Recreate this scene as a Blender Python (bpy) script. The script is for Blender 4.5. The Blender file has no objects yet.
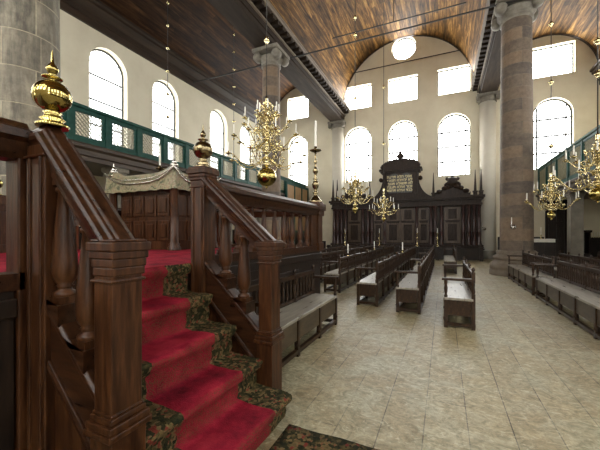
import bpy, bmesh, math, random
from mathutils import Vector, Matrix
random.seed(7)
PI = math.pi
SC = bpy.context.scene
COL = SC.collection

# ------------------------------------------------------------------ helpers
class MB:
    """collects shapes, then links them as one mesh object"""
    def __init__(s):
        s.v = []; s.f = []; s.sm = []; s.uv = {}
    def add(s, vs, fs, smooth=False):
        o = len(s.v); s.v += [tuple(p) for p in vs]
        for f in fs:
            s.f.append(tuple(i + o for i in f)); s.sm.append(smooth)
        return s
    def box(s, x0, x1, y0, y1, z0, z1):
        vs = [(x, y, z) for z in (z0, z1) for y in (y0, y1) for x in (x0, x1)]
        return s.add(vs, [(0, 2, 3, 1), (4, 5, 7, 6), (0, 1, 5, 4), (2, 6, 7, 3), (0, 4, 6, 2), (1, 3, 7, 5)])
    def cbox(s, cx, cy, z0, z1, wx, wy=None):
        wy = wx if wy is None else wy
        return s.box(cx - wx / 2, cx + wx / 2, cy - wy / 2, cy + wy / 2, z0, z1)
    def lathe(s, prof, seg=16, c=(0, 0, 0), smooth=True):
        vs = []; fs = []
        n = len(prof)
        for r, z in prof:
            for k in range(seg):
                a = 2 * PI * k / seg
                vs.append((c[0] + r * math.cos(a), c[1] + r * math.sin(a), c[2] + z))
        for i in range(n - 1):
            for k in range(seg):
                k2 = (k + 1) % seg
                fs.append((i * seg + k, i * seg + k2, (i + 1) * seg + k2, (i + 1) * seg + k))
        s.add(vs, fs, smooth)
        s.add([vs[k] for k in range(seg)][::-1], [tuple(range(seg))])
        s.add([vs[(n - 1) * seg + k] for k in range(seg)], [tuple(range(seg))])
        return s
    def tube(s, pts, r, seg=6, smooth=True, taper=1.0):
        pts = [Vector(p) for p in pts]; vs = []; fs = []
        n = len(pts); up = Vector((0, 0, 1))
        for i, p in enumerate(pts):
            t = (pts[min(i + 1, n - 1)] - pts[max(i - 1, 0)]).normalized()
            a = t.cross(up)
            if a.length < 1e-3: a = t.cross(Vector((0, 1, 0)))
            a.normalize(); b = a.cross(t)
            rr = r * (1 + (taper - 1) * i / max(n - 1, 1))
            for k in range(seg):
                q = 2 * PI * k / seg
                vs.append(p + a * (rr * math.cos(q)) + b * (rr * math.sin(q)))
        for i in range(n - 1):
            for k in range(seg):
                k2 = (k + 1) % seg
                fs.append((i * seg + k, i * seg + k2, (i + 1) * seg + k2, (i + 1) * seg + k))
        fs.append(tuple(range(seg))[::-1]); fs.append(tuple((n - 1) * seg + k for k in range(seg)))
        return s.add(vs, fs, smooth)
    def bar(s, p, q, w, h=None):
        """square bar from p to q"""
        h = w if h is None else h
        p = Vector(p); q = Vector(q); t = (q - p).normalized()
        a = t.cross(Vector((0, 0, 1)))
        if a.length < 1e-3: a = t.cross(Vector((0, 1, 0)))
        a.normalize(); b = a.cross(t)
        vs = [c + a * (i * w / 2) + b * (j * h / 2) for c in (p, q) for i, j in ((-1, -1), (1, -1), (1, 1), (-1, 1))]
        return s.add(vs, [(3, 2, 1, 0), (4, 5, 6, 7), (0, 1, 5, 4), (1, 2, 6, 5), (2, 3, 7, 6), (3, 0, 4, 7)])
    def prism(s, poly, axis, a, b):
        """2D polygon extruded along an axis; X: (y,z)  Y: (x,z)  Z: (x,y)"""
        def P(u, w, t):
            return {'X': (t, u, w), 'Y': (u, t, w), 'Z': (u, w, t)}[axis]
        n = len(poly)
        vs = [P(u, w, a) for u, w in poly] + [P(u, w, b) for u, w in poly]
        fs = [tuple(range(n)), tuple(range(2 * n - 1, n - 1, -1))]
        for i in range(n):
            j = (i + 1) % n
            fs.append((i, i + n, j + n, j))
        return s.add(vs, fs)
    def slope(s, poly, x0, z0, x1, z1, yc=0):
        """cross-section (y,z) running down a slope in the XZ plane"""
        n = len(poly)
        vs = [(x0, yc + y, z0 + z) for y, z in poly] + [(x1, yc + y, z1 + z) for y, z in poly]
        fs = [tuple(range(n)), tuple(range(2 * n - 1, n - 1, -1))]
        for i in range(n):
            j = (i + 1) % n
            fs.append((i, i + n, j + n, j))
        return s.add(vs, fs)
    def mesh(s, name, mat, off=(0, 0, 0), fix=True):
        me = bpy.data.meshes.new(name)
        me.from_pydata([(v[0] - off[0], v[1] - off[1], v[2] - off[2]) for v in s.v], [], s.f)
        for p, q in zip(me.polygons, s.sm): p.use_smooth = q
        if fix:
            bm = bmesh.new(); bm.from_mesh(me)
            bmesh.ops.recalc_face_normals(bm, faces=bm.faces)
            bm.to_mesh(me); bm.free()
        me.materials.append(mat); me.update()
        return me
    def build(s, name, mat, parent=None, world=False, bevel=0, loc=None):
        off = (0, 0, 0)
        if world and parent is not None: off = root_loc(parent)
        if loc is not None: off = loc
        ob = bpy.data.objects.new(name, s.mesh(name, mat, off)); COL.objects.link(ob)
        if parent is not None: ob.parent = parent
        if loc is not None: ob.location = loc
        if bevel:
            m = ob.modifiers.new('bevel', 'BEVEL'); m.width = bevel; m.segments = 2
            m.limit_method = 'ANGLE'; m.angle_limit = math.radians(40)
        return ob

def root_loc(o):
    p = Vector((0, 0, 0))
    while o is not None:
        p += Vector(o.location); o = o.parent
    return tuple(p)

def tag(o, label=None, cat=None, group=None, kind=None):
    if label: o['label'] = label
    if cat: o['category'] = cat
    if group: o['group'] = group
    if kind: o['kind'] = kind
    return o

def thing(name, label, cat, loc=(0, 0, 0), rz=0, group=None, kind=None):
    o = bpy.data.objects.new(name, None); COL.objects.link(o)
    o.location = loc; o.rotation_euler = (0, 0, rz); o.empty_display_size = 0.2
    return tag(o, label, cat, group, kind)

def struct(o): o['kind'] = 'structure'; return o

def inst(name, me, parent, loc=(0, 0, 0), rz=0):
    o = bpy.data.objects.new(name, me); COL.objects.link(o)
    o.parent = parent; o.location = loc; o.rotation_euler = (0, 0, rz)
    return o

def copy_tree(o, parent=None):
    kids = list(o.children)
    c = o.copy(); COL.objects.link(c); c.parent = parent
    for k in kids: copy_tree(k, c)
    return c

# ------------------------------------------------------------------ materials
def nodes(name):
    m = bpy.data.materials.new(name); m.use_nodes = True
    nt = m.node_tree; b = nt.nodes['Principled BSDF']
    return m, nt, b

def N(nt, t, **kw):
    n = nt.nodes.new(t)
    for k, v in kw.items():
        if k in n.inputs: n.inputs[k].default_value = v
        else: setattr(n, k, v)
    return n

def ramp(nt, stops):
    r = nt.nodes.new('ShaderNodeValToRGB'); e = r.color_ramp.elements
    while len(e) > 1: e.remove(e[-1])
    e[0].position = stops[0][0]; e[0].color = (*stops[0][1], 1)
    for p, c in stops[1:]:
        x = e.new(p); x.color = (*c, 1)
    return r

def P(name, stops, scale=4, rough=0.5, metal=0.0, bump=0.0, stretch=(1, 1, 1), detail=6, rvar=0.0, coat=0.0, dist=0.0, spec=0.5):
    """noise-driven surface: colour stops over a stretched noise, with bump and gloss variation"""
    m, nt, b = nodes(name); L = nt.links.new
    tc = N(nt, 'ShaderNodeTexCoord'); mp = N(nt, 'ShaderNodeMapping'); mp.inputs['Scale'].default_value = stretch
    nz = N(nt, 'ShaderNodeTexNoise', Scale=scale, Detail=detail, Roughness=0.62, Distortion=dist)
    L(tc.outputs['Object'], mp.inputs[0]); L(mp.outputs[0], nz.inputs['Vector'])
    r = ramp(nt, stops); L(nz.outputs['Fac'], r.inputs[0]); L(r.outputs[0], b.inputs['Base Color'])
    b.inputs['Roughness'].default_value = rough; b.inputs['Metallic'].default_value = metal
    b.inputs['Specular IOR Level'].default_value = spec
    if coat: b.inputs['Coat Weight'].default_value = coat; b.inputs['Coat Roughness'].default_value = 0.15
    if rvar:
        mr = N(nt, 'ShaderNodeMapRange'); mr.inputs['To Min'].default_value = rough - rvar; mr.inputs['To Max'].default_value = rough + rvar
        L(nz.outputs['Fac'], mr.inputs[0]); L(mr.outputs[0], b.inputs['Roughness'])
    if bump:
        bp = N(nt, 'ShaderNodeBump', Strength=bump, Distance=0.02); L(nz.outputs['Fac'], bp.inputs['Height']); L(bp.outputs[0], b.inputs['Normal'])
    return m

M = {}
M['stairwood'] = P('stair_oak', [(.3, (0.0157, 0.0055, 0.0023)), (.5, (0.0455, 0.0168, 0.0063)), (.72, (0.1005, 0.0390, 0.0139))], 5, .36, bump=.15, stretch=(6, 6, .7), rvar=.1, spec=.28)
M['railwood'] = P('rail_oak', [(.3, (0.0122, 0.0047, 0.0023)), (.5, (0.0315, 0.0121, 0.0053)), (.72, (0.0655, 0.0257, 0.0106))], 5, .3, bump=.12, stretch=(.8, 6, 6), rvar=.08, spec=.28)
M['darkwood'] = P('dark_oak', [(.3, (0.0065, 0.0036, 0.0025)), (.55, (0.0173, 0.0097, 0.0058)), (.75, (0.0360, 0.0202, 0.0115))], 5, .42, bump=.12, stretch=(5, 5, .7), rvar=.1, spec=.3)
M['benchwood'] = P('bench_oak', [(.3, (0.0110, 0.0055, 0.0027)), (.55, (0.0331, 0.0160, 0.0068)), (.75, (0.0690, 0.0344, 0.0152))], 5, .4, bump=.12, stretch=(5, 1.2, 2), rvar=.1, spec=.35)
M['seatwood'] = P('worn_seat_oak', [(.3, (.17, .15, .12)), (.55, (.30, .275, .225)), (.75, (.43, .40, .335))], 3, .30, bump=.1, stretch=(7, .8, 4), rvar=.1)
M['seatside'] = P('seat_box_oak', [(.3, (0.0360, 0.0256, 0.0152)), (.55, (0.0680, 0.0496, 0.0288)), (.75, (0.1040, 0.0768, 0.0464))], 4, .45, bump=.1, stretch=(5, 1, 3))
M['arkwood'] = P('ark_rosewood', [(.3, (0.0125, 0.0075, 0.0052)), (.55, (0.0313, 0.0187, 0.0125)), (.75, (0.0584, 0.0365, 0.0242))], 5, .45, bump=.1, stretch=(4, 4, .6), spec=.2)
M['arkcol'] = P('ark_column_rosewood', [(.3, (0.0172, 0.0060, 0.0047)), (.6, (0.0440, 0.0141, 0.0103)), (.8, (0.0796, 0.0283, 0.0187))], 5, .3, stretch=(4, 4, .6))
M['arkpanel'] = P('ark_panel_rosewood', [(.3, (0.0461, 0.0293, 0.0178)), (.55, (0.0864, 0.0564, 0.0356)), (.75, (0.1325, 0.0898, 0.0580))], 4, .42, bump=.1, stretch=(4, 4, .5), spec=.35)
M['redwood'] = P('reddish_panel_oak', [(.3, (.07, .022, .010)), (.55, (.14, .046, .018)), (.75, (.22, .085, .03))], 4, .35, stretch=(5, 5, .7))
M['brass'] = P('polished_brass', [(.3, (.64, .53, .26)), (.6, (.82, .72, .43)), (.8, (.92, .85, .58))], 6, .2, metal=1.0, rvar=.06)
M['brassball'] = P('mirror_brass', [(.35, (0.4000, 0.3120, 0.1040)), (.65, (0.4800, 0.3840, 0.1360))], 3, .09, metal=1.0)
M['bronze'] = P('aged_brass', [(.3, (.17, .13, .07)), (.7, (.36, .29, .17))], 8, .2, metal=1.0, rvar=.05)
M['silver'] = P('silver', [(.3, (.55, .54, .50)), (.7, (.8, .78, .74))], 8, .2, metal=1.0)
M['iron'] = P('dark_iron', [(.3, (.014, .012, .012)), (.7, (.03, .027, .025))], 8, .55)
M['chain'] = P('chain_iron', [(.3, (.06, .055, .05)), (.7, (.12, .11, .10))], 20, .45, metal=.6)
M['wax'] = P('candle_wax', [(.3, (.80, .77, .68)), (.7, (.88, .86, .79))], 5, .4)
M['plaster'] = P('cream_plaster', [(.25, (.69, .62, .46)), (.55, (.78, .715, .555)), (.8, (.83, .77, .61))], .9, .85, bump=.04, detail=8)
M['reveal'] = P('window_reveal_plaster', [(.3, (.74, .71, .62)), (.7, (.80, .77, .69))], 2, .8)
M['pilaster'] = P('white_plaster', [(.3, (.66, .62, .52)), (.7, (.73, .69, .60))], 1.2, .8)
M['entab'] = P('grey_brown_entablature', [(.3, (0.0188, 0.0121, 0.0076)), (.55, (0.0361, 0.0242, 0.0158)), (.8, (0.0615, 0.0428, 0.0283))], 3, .7, spec=.2, bump=.08, stretch=(2, .25, 2))
M['entabl'] = P('worn_grey_moulding', [(.3, (0.1170, 0.0886, 0.0612)), (.7, (0.2160, 0.1681, 0.1188))], 3, .6, stretch=(2, .3, 2))
M['cornicewood'] = P('dark_wall_cornice', [(.3, (0.0170, 0.0096, 0.0056)), (.7, (0.0510, 0.0288, 0.0154))], 3, .5, stretch=(2, .25, 2))
M['green'] = P('green_paint', [(.3, (.007, .048, .036)), (.6, (.014, .075, .057)), (.8, (.022, .098, .076))], 5, .5, bump=.05, spec=.25)
M['lattice'] = P('olive_lattice', [(.3, (.26, .25, .17)), (.7, (.40, .38, .27))], 6, .5)
M['tan'] = P('tan_panel_wood', [(.3, (.22, .12, .05)), (.6, (.34, .20, .085)), (.8, (.42, .27, .13))], 3, .45, stretch=(3, 3, .6))
M['gallerywood'] = P('gallery_oak', [(.3, (0.0360, 0.0224, 0.0136)), (.6, (0.0680, 0.0440, 0.0272)), (.8, (0.1120, 0.0800, 0.0528))], 4, .5, stretch=(2, .3, 2))
M['gold'] = P('gilt', [(.3, (0.3720, 0.3000, 0.1440)), (.7, (0.4680, 0.3960, 0.2160))], 10, .35, metal=.55)
M['tablet'] = P('black_tablet', [(.3, (.016, .013, .011)), (.7, (.03, .026, .022))], 6, .35)
M['lead'] = P('window_lead', [(.3, (.03, .032, .03)), (.7, (.06, .062, .06))], 8, .5)
M['linen'] = P('white_linen', [(.3, (.62, .6, .55)), (.7, (.74, .72, .67))], 12, .85, bump=.1)

def glass_light(name, strength):
    m, nt, b = nodes(name); L = nt.links.new
    tc = N(nt, 'ShaderNodeTexCoord'); nz = N(nt, 'ShaderNodeTexNoise', Scale=1.3, Detail=4)
    L(tc.outputs['Object'], nz.inputs['Vector'])
    r = ramp(nt, [(.3, (.93, .97, 1.0)), (.6, (1, .985, .945))]); L(nz.outputs['Fac'], r.inputs[0])
    b.inputs['Base Color'].default_value = (.6, .65, .68, 1); b.inputs['Roughness'].default_value = .15
    L(r.outputs[0], b.inputs['Emission Color']); b.inputs['Emission Strength'].default_value = strength
    return m
M['pane'] = glass_light('daylit_window_glass', 13.0)
M['paneright'] = glass_light('right_side_window_glass', 7.5)
M['paneleft'] = glass_light('shaded_side_window_glass', 5.0)
M['panefront'] = glass_light('front_window_glass', 12.5)

def floor_mat():
    m, nt, b = nodes('sanded_floorboards'); L = nt.links.new
    tc = N(nt, 'ShaderNodeTexCoord'); mp = N(nt, 'ShaderNodeMapping')
    mp.inputs['Rotation'].default_value = (0, 0, PI / 2); mp.inputs['Location'].default_value = (.3, .14, 0)
    L(tc.outputs['Object'], mp.inputs[0])
    br = N(nt, 'ShaderNodeTexBrick', Scale=1.0); br.offset = .37; br.offset_frequency = 3; br.squash = 1.35; br.squash_frequency = 2
    br.inputs['Brick Width'].default_value = 5.6; br.inputs['Row Height'].default_value = .31
    br.inputs['Mortar Size'].default_value = .0045; br.inputs['Mortar Smooth'].default_value = .3
    br.inputs['Color1'].default_value = (.42, .345, .20, 1); br.inputs['Color2'].default_value = (.31, .245, .135, 1)
    br.inputs['Mortar'].default_value = (.06, .042, .024, 1)
    L(mp.outputs[0], br.inputs['Vector'])
    # pale sand lying on the boards
    n1 = N(nt, 'ShaderNodeTexNoise', Scale=1.1, Detail=9, Roughness=.68, Distortion=.6); L(tc.outputs['Object'], n1.inputs['Vector'])
    r1 = ramp(nt, [(.44, (0, 0, 0)), (.60, (.93, .93, .93))]); L(n1.outputs['Fac'], r1.inputs[0])
    mx = N(nt, 'ShaderNodeMix', data_type='RGBA'); mx.inputs[7].default_value = (.40, .365, .245, 1)
    L(r1.outputs[0], mx.inputs[0]); L(br.outputs['Color'], mx.inputs[6])
    # brushed darker scuffs
    n2 = N(nt, 'ShaderNodeTexNoise', Scale=5.5, Detail=8, Roughness=.75, Distortion=2.4); L(tc.outputs['Object'], n2.inputs['Vector'])
    r2 = ramp(nt, [(.34, (1.25, 1.25, 1.22)), (.44, (1, 1, 1)), (.58, (.60, .62, .56)), (.70, (.36, .37, .33))]); L(n2.outputs['Fac'], r2.inputs[0])
    mu = N(nt, 'ShaderNodeMix', data_type='RGBA', blend_type='MULTIPLY'); mu.inputs[0].default_value = .85
    L(mx.outputs[2], mu.inputs[6]); L(r2.outputs[0], mu.inputs[7])
    ns = N(nt, 'ShaderNodeMapping'); ns.inputs['Rotation'].default_value = (0, 0, .6); ns.inputs['Scale'].default_value = (5, 11, 1)
    L(tc.outputs['Object'], ns.inputs[0])
    n4 = N(nt, 'ShaderNodeTexNoise', Scale=1.0, Detail=7, Roughness=.72, Distortion=2.6); L(ns.outputs[0], n4.inputs['Vector'])
    r4 = ramp(nt, [(.55, (0, 0, 0)), (.62, (.6, .6, .6))]); L(n4.outputs['Fac'], r4.inputs[0])
    m4 = N(nt, 'ShaderNodeMix', data_type='RGBA'); m4.inputs[7].default_value = (.60, .545, .38, 1)
    L(r4.outputs[0], m4.inputs[0]); L(mu.outputs[2], m4.inputs[6])
    n3 = N(nt, 'ShaderNodeTexNoise', Scale=38, Detail=3, Roughness=.6); L(tc.outputs['Object'], n3.inputs['Vector'])
    r3 = ramp(nt, [(.36, (.66, .64, .6)), (.52, (1, 1, 1))]); L(n3.outputs['Fac'], r3.inputs[0])
    m3 = N(nt, 'ShaderNodeMix', data_type='RGBA', blend_type='MULTIPLY'); m3.inputs[0].default_value = .6
    L(m4.outputs[2], m3.inputs[6]); L(r3.outputs[0], m3.inputs[7]); L(m3.outputs[2], b.inputs['Base Color'])
    mr = N(nt, 'ShaderNodeMapRange'); mr.inputs['To Min'].default_value = .36; mr.inputs['To Max'].default_value = .62
    L(n2.outputs['Fac'], mr.inputs[0]); L(mr.outputs[0], b.inputs['Roughness'])
    bp = N(nt, 'ShaderNodeBump', Strength=.25, Distance=.01); L(n3.outputs['Fac'], bp.inputs['Height'])
    b2 = N(nt, 'ShaderNodeBump', Strength=.5, Distance=.01, invert=True); L(br.outputs['Fac'], b2.inputs['Height']); L(bp.outputs[0], b2.inputs['Normal'])
    L(b2.outputs[0], b.inputs['Normal'])
    return m
M['floor'] = floor_mat()

def vault_mat(name, dark, mid, lite):
    m, nt, b = nodes(name); L = nt.links.new
    tc = N(nt, 'ShaderNodeTexCoord'); mp = N(nt, 'ShaderNodeMapping'); L(tc.outputs['UV'], mp.inputs[0])
    br = N(nt, 'ShaderNodeTexBrick', Scale=1.0); br.offset = .43
    br.inputs['Brick Width'].default_value = 3.3; br.inputs['Row Height'].default_value = .27
    br.inputs['Mortar Size'].default_value = .006; br.inputs['Mortar Smooth'].default_value = .3
    br.inputs['Color1'].default_value = (1, 1, 1, 1); br.inputs['Color2'].default_value = (.30, .28, .27, 1); br.inputs['Mortar'].default_value = (.08, .07, .06, 1)
    L(mp.outputs[0], br.inputs['Vector'])
    ms = N(nt, 'ShaderNodeMapping'); ms.inputs['Scale'].default_value = (.45, 4.2, 1); L(tc.outputs['UV'], ms.inputs[0])
    nz = N(nt, 'ShaderNodeTexNoise', Scale=1.6, Detail=8, Roughness=.68, Distortion=.5); L(ms.outputs[0], nz.inputs['Vector'])
    r = ramp(nt, [(.34, dark), (.50, mid), (.66, lite)]); L(nz.outputs['Fac'], r.inputs[0])
    mu = N(nt, 'ShaderNodeMix', data_type='RGBA', blend_type='MULTIPLY'); mu.inputs[0].default_value = .9
    L(r.outputs[0], mu.inputs[6]); L(br.outputs['Color'], mu.inputs[7]); L(mu.outputs[2], b.inputs['Base Color'])
    b.inputs['Roughness'].default_value = .65; b.inputs['Specular IOR Level'].default_value = .15
    bp = N(nt, 'ShaderNodeBump', Strength=.3, Distance=.02); L(nz.outputs['Fac'], bp.inputs['Height']); L(bp.outputs[0], b.inputs['Normal'])
    return m
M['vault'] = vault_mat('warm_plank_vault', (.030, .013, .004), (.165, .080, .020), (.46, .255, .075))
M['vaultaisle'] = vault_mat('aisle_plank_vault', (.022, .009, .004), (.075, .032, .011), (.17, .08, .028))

def stone_mat(name, c1, c2, c3, mortar, bw, rh, streak=False):
    m, nt, b = nodes(name); L = nt.links.new
    tc = N(nt, 'ShaderNodeTexCoord')
    br = N(nt, 'ShaderNodeTexBrick', Scale=1.0); br.offset = .5
    br.inputs['Brick Width'].default_value = bw; br.inputs['Row Height'].default_value = rh
    br.inputs['Mortar Size'].default_value = .012; br.inputs['Mortar Smooth'].default_value = .4; br.inputs['Bias'].default_value = -.1
    br.inputs['Color1'].default_value = (*c1, 1); br.inputs['Color2'].default_value = (*c2, 1); br.inputs['Mortar'].default_value = (*mortar, 1)
    L(tc.outputs['UV'], br.inputs['Vector'])
    mp = N(nt, 'ShaderNodeMapping'); mp.inputs['Scale'].default_value = (2.2, 2.2, .45) if streak else (1, 1, 2.0)
    L(tc.outputs['Object'], mp.inputs[0])
    nz = N(nt, 'ShaderNodeTexNoise', Scale=1.5, Detail=8, Roughness=.68, Distortion=.3); L(mp.outputs[0], nz.inputs['Vector'])
    r = ramp(nt, [(.40, (0, 0, 0)), (.66, (1, 1, 1))]); L(nz.outputs['Fac'], r.inputs[0])
    mx = N(nt, 'ShaderNodeMix', data_type='RGBA'); mx.inputs[7].default_value = (*c3, 1)
    sc = N(nt, 'ShaderNodeMath', operation='MULTIPLY'); sc.inputs[1].default_value = .45 if not streak else .85
    L(r.outputs[0], sc.inputs[0]); L(sc.outputs[0], mx.inputs[0]); L(br.outputs['Color'], mx.inputs[6])
    n2 = N(nt, 'ShaderNodeTexNoise', Scale=9, Detail=6, Roughness=.7); L(tc.outputs['Object'], n2.inputs['Vector'])
    r2 = ramp(nt, [(.3, (.6, .6, .6)), (.6, (1.05, 1.05, 1.05))]); L(n2.outputs['Fac'], r2.inputs[0])
    mu = N(nt, 'ShaderNodeMix', data_type='RGBA', blend_type='MULTIPLY'); mu.inputs[0].default_value = .8
    L(mx.outputs[2], mu.inputs[6]); L(r2.outputs[0], mu.inputs[7]); L(mu.outputs[2], b.inputs['Base Color'])
    b.inputs['Roughness'].default_value = .7
    bp = N(nt, 'ShaderNodeBump', Strength=.5, Distance=.03); L(n2.outputs['Fac'], bp.inputs['Height'])
    b2 = N(nt, 'ShaderNodeBump', Strength=.6, Distance=.03, invert=True); L(br.outputs['Fac'], b2.inputs['Height']); L(bp.outputs[0], b2.inputs['Normal'])
    L(b2.outputs[0], b.inputs['Normal'])
    return m
M['stone'] = stone_mat('brown_sandstone_drums', (.235, .16, .105), (.07, .061, .057), (.25, .195, .135), (.17, .135, .10), 1.7, .42)
M['stonegrey'] = stone_mat('weathered_grey_sandstone', (.20, .178, .135), (.065, .06, .05), (.42, .38, .28), (.40, .355, .25), .95, .62, True)
M['capstone'] = P('capital_stone', [(.3, (.13, .115, .09)), (.7, (.26, .235, .19))], 6, .7, bump=.3)
M['pierstone'] = P('grey_pier_stone', [(.3, (.16, .145, .115)), (.7, (.25, .23, .19))], 3, .65, bump=.1)

def pattern_border(nt, tc):
    """floral border of a knotted carpet: greens, golds and red flecks"""
    L = nt.links.new
    v = N(nt, 'ShaderNodeTexVoronoi', Scale=42); L(tc.outputs['Object'], v.inputs['Vector'])
    n = N(nt, 'ShaderNodeTexNoise', Scale=9, Detail=6, Distortion=1.6); L(tc.outputs['Object'], n.inputs['Vector'])
    sx = N(nt, 'ShaderNodeSeparateColor'); L(v.outputs['Color'], sx.inputs[0])
    r = ramp(nt, [(.0, (.012, .014, .006)), (.40, (.034, .032, .013)), (.62, (.085, .062, .024)), (.86, (.165, .12, .053)), (1.0, (.16, .03, .02))])
    ad = N(nt, 'ShaderNodeMath', operation='MULTIPLY_ADD'); ad.inputs[1].default_value = 1.5; ad.inputs[2].default_value = -.75
    L(n.outputs['Fac'], ad.inputs[0])
    a2 = N(nt, 'ShaderNodeMath', operation='ADD'); L(ad.outputs[0], a2.inputs[0]); L(sx.outputs[0], a2.inputs[1]); L(a2.outputs[0], r.inputs[0])
    return r.outputs[0]

def carpet_mat(name, ylo=None, yhi=None):
    m, nt, b = nodes(name); L = nt.links.new
    tc = N(nt, 'ShaderNodeTexCoord')
    n = N(nt, 'ShaderNodeTexNoise', Scale=3.0, Detail=8, Roughness=.7); L(tc.outputs['Object'], n.inputs['Vector'])
    r = ramp(nt, [(.32, (.085, .004, .010)), (.5, (.25, .010, .026)), (.68, (.40, .028, .05))]); L(n.outputs['Fac'], r.inputs[0])
    fl = N(nt, 'ShaderNodeTexNoise', Scale=120, Detail=2); L(tc.outputs['Object'], fl.inputs['Vector'])
    rf = ramp(nt, [(.47, (0, 0, 0)), (.60, (.85, .85, .85))]); L(fl.outputs['Fac'], rf.inputs[0])
    # worn, goldish pile on vertical faces and nosings, darkened to paint in riser shade
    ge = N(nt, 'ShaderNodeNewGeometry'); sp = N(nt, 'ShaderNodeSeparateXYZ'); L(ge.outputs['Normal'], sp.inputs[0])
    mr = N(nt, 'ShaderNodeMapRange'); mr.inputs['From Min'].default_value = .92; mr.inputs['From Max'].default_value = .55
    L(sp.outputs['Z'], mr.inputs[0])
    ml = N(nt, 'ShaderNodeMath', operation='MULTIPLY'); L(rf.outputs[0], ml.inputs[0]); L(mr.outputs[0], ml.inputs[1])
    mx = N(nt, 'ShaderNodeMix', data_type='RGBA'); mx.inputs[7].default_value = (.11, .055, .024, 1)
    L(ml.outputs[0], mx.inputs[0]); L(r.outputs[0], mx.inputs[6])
    out = mx.outputs[2]
    if ylo is not None:
        so = N(nt, 'ShaderNodeSeparateXYZ'); L(tc.outputs['Object'], so.inputs[0])
        a = N(nt, 'ShaderNodeMath', operation='LESS_THAN'); a.inputs[1].default_value = ylo; L(so.outputs['Y'], a.inputs[0])
        c = N(nt, 'ShaderNodeMath', operation='GREATER_THAN'); c.inputs[1].default_value = yhi; L(so.outputs['Y'], c.inputs[0])
        s = N(nt, 'ShaderNodeMath', operation='MAXIMUM'); L(a.outputs[0], s.inputs[0]); L(c.outputs[0], s.inputs[1])
        m2 = N(nt, 'ShaderNodeMix', data_type='RGBA'); L(s.outputs[0], m2.inputs[0]); L(out, m2.inputs[6]); L(pattern_border(nt, tc), m2.inputs[7])
        out = m2.outputs[2]
    L(out, b.inputs['Base Color']); b.inputs['Roughness'].default_value = .9
    b.inputs['Specular IOR Level'].default_value = .15
    bp = N(nt, 'ShaderNodeBump', Strength=.5, Distance=.01); L(fl.outputs['Fac'], bp.inputs['Height']); L(bp.outputs[0], b.inputs['Normal'])
    return m
def rug_mat(name):
    m, nt, b = nodes(name); tc = N(nt, 'ShaderNodeTexCoord')
    nt.links.new(pattern_border(nt, tc), b.inputs['Base Color']); b.inputs['Roughness'].default_value = .9
    b.inputs['Specular IOR Level'].default_value = .15
    return m
def brocade_mat():
    m, nt, b = nodes('floral_brocade'); L = nt.links.new
    tc = N(nt, 'ShaderNodeTexCoord')
    n = N(nt, 'ShaderNodeTexNoise', Scale=7, Detail=4, Distortion=2.5, Roughness=.6); L(tc.outputs['Object'], n.inputs['Vector'])
    r = ramp(nt, [(.36, (.045, .055, .02)), (.45, (.17, .16, .075)), (.52, (.30, .27, .16)), (.59, (.17, .085, .035)), (.68, (.33, .31, .22))])
    L(n.outputs['Fac'], r.inputs[0]); L(r.outputs[0], b.inputs['Base Color'])
    b.inputs['Roughness'].default_value = .45; b.inputs['Sheen Weight'].default_value = .2
    return m
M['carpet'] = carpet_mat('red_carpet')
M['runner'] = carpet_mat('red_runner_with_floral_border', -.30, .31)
M['rug'] = rug_mat('floral_rug'); M['brocade'] = brocade_mat()

# ------------------------------------------------------------------ room dimensions (metres, eye at 1.5)
XL, XR, YB, YF = -12.5, 7.75, 22.3, -6.7
NX, NR, SPR = -2.45, 4.35, 10.45          # nave vault centre, radius, springing height
AXL, AXR = -7.04, 2.42                    # axes of the two colonnades
T = .45

struct(MB().box(XL - T, XR + T, YF - T, YB + T, -.2, 0).build('floor', M['floor']))

def arch_outline(cx, w, z0, zs, n=16):
    pts = [(cx - w / 2, z0), (cx + w / 2, z0)]
    for k in range(n + 1):
        a = PI * k / n
        pts.append((cx + w / 2 * math.cos(a), zs + w / 2 * math.sin(a)))
    return pts
def rect_outline(cx, w, z0, z1): return [(cx - w / 2, z0), (cx + w / 2, z0), (cx + w / 2, z1), (cx - w / 2, z1)]
def round_outline(cx, cz, r, n=28): return [(cx + r * math.cos(2 * PI * k / n), cz + r * math.sin(2 * PI * k / n)) for k in range(n)]

def holed_wall(name, outline, holes, put, mat):
    """flat wall with openings; put(u, w, t) maps plane coordinates and depth into the room"""
    cu = bpy.data.curves.new(name, 'CURVE'); cu.dimensions = '2D'; cu.fill_mode = 'BOTH'; cu.extrude = .5
    for poly in [outline] + holes:
        s = cu.splines.new('POLY'); s.points.add(len(poly) - 1)
        for p, (u, w) in zip(s.points, poly): p.co = (u, w, 0, 1)
        s.use_cyclic_u = True
    tmp = bpy.data.objects.new(name + '_tmp', cu); COL.objects.link(tmp)
    dg = bpy.context.evaluated_depsgraph_get(); dg.update()
    me = bpy.data.meshes.new_from_object(tmp.evaluated_get(dg))
    bpy.data.objects.remove(tmp); bpy.data.curves.remove(cu)
    for v in me.vertices: v.co = put(v.co.x, v.co.y, (v.co.z + .5) * T)
    bm = bmesh.new(); bm.from_mesh(me); bmesh.ops.remove_doubles(bm, verts=bm.verts, dist=1e-4)
    bmesh.ops.recalc_face_normals(bm, faces=bm.faces); bm.to_mesh(me); bm.free()
    me.materials.clear(); me.materials.append(mat); me.name = name
    for p in me.polygons: p.use_smooth = False
    o = bpy.data.objects.new(name, me); COL.objects.link(o); return struct(o)

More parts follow.
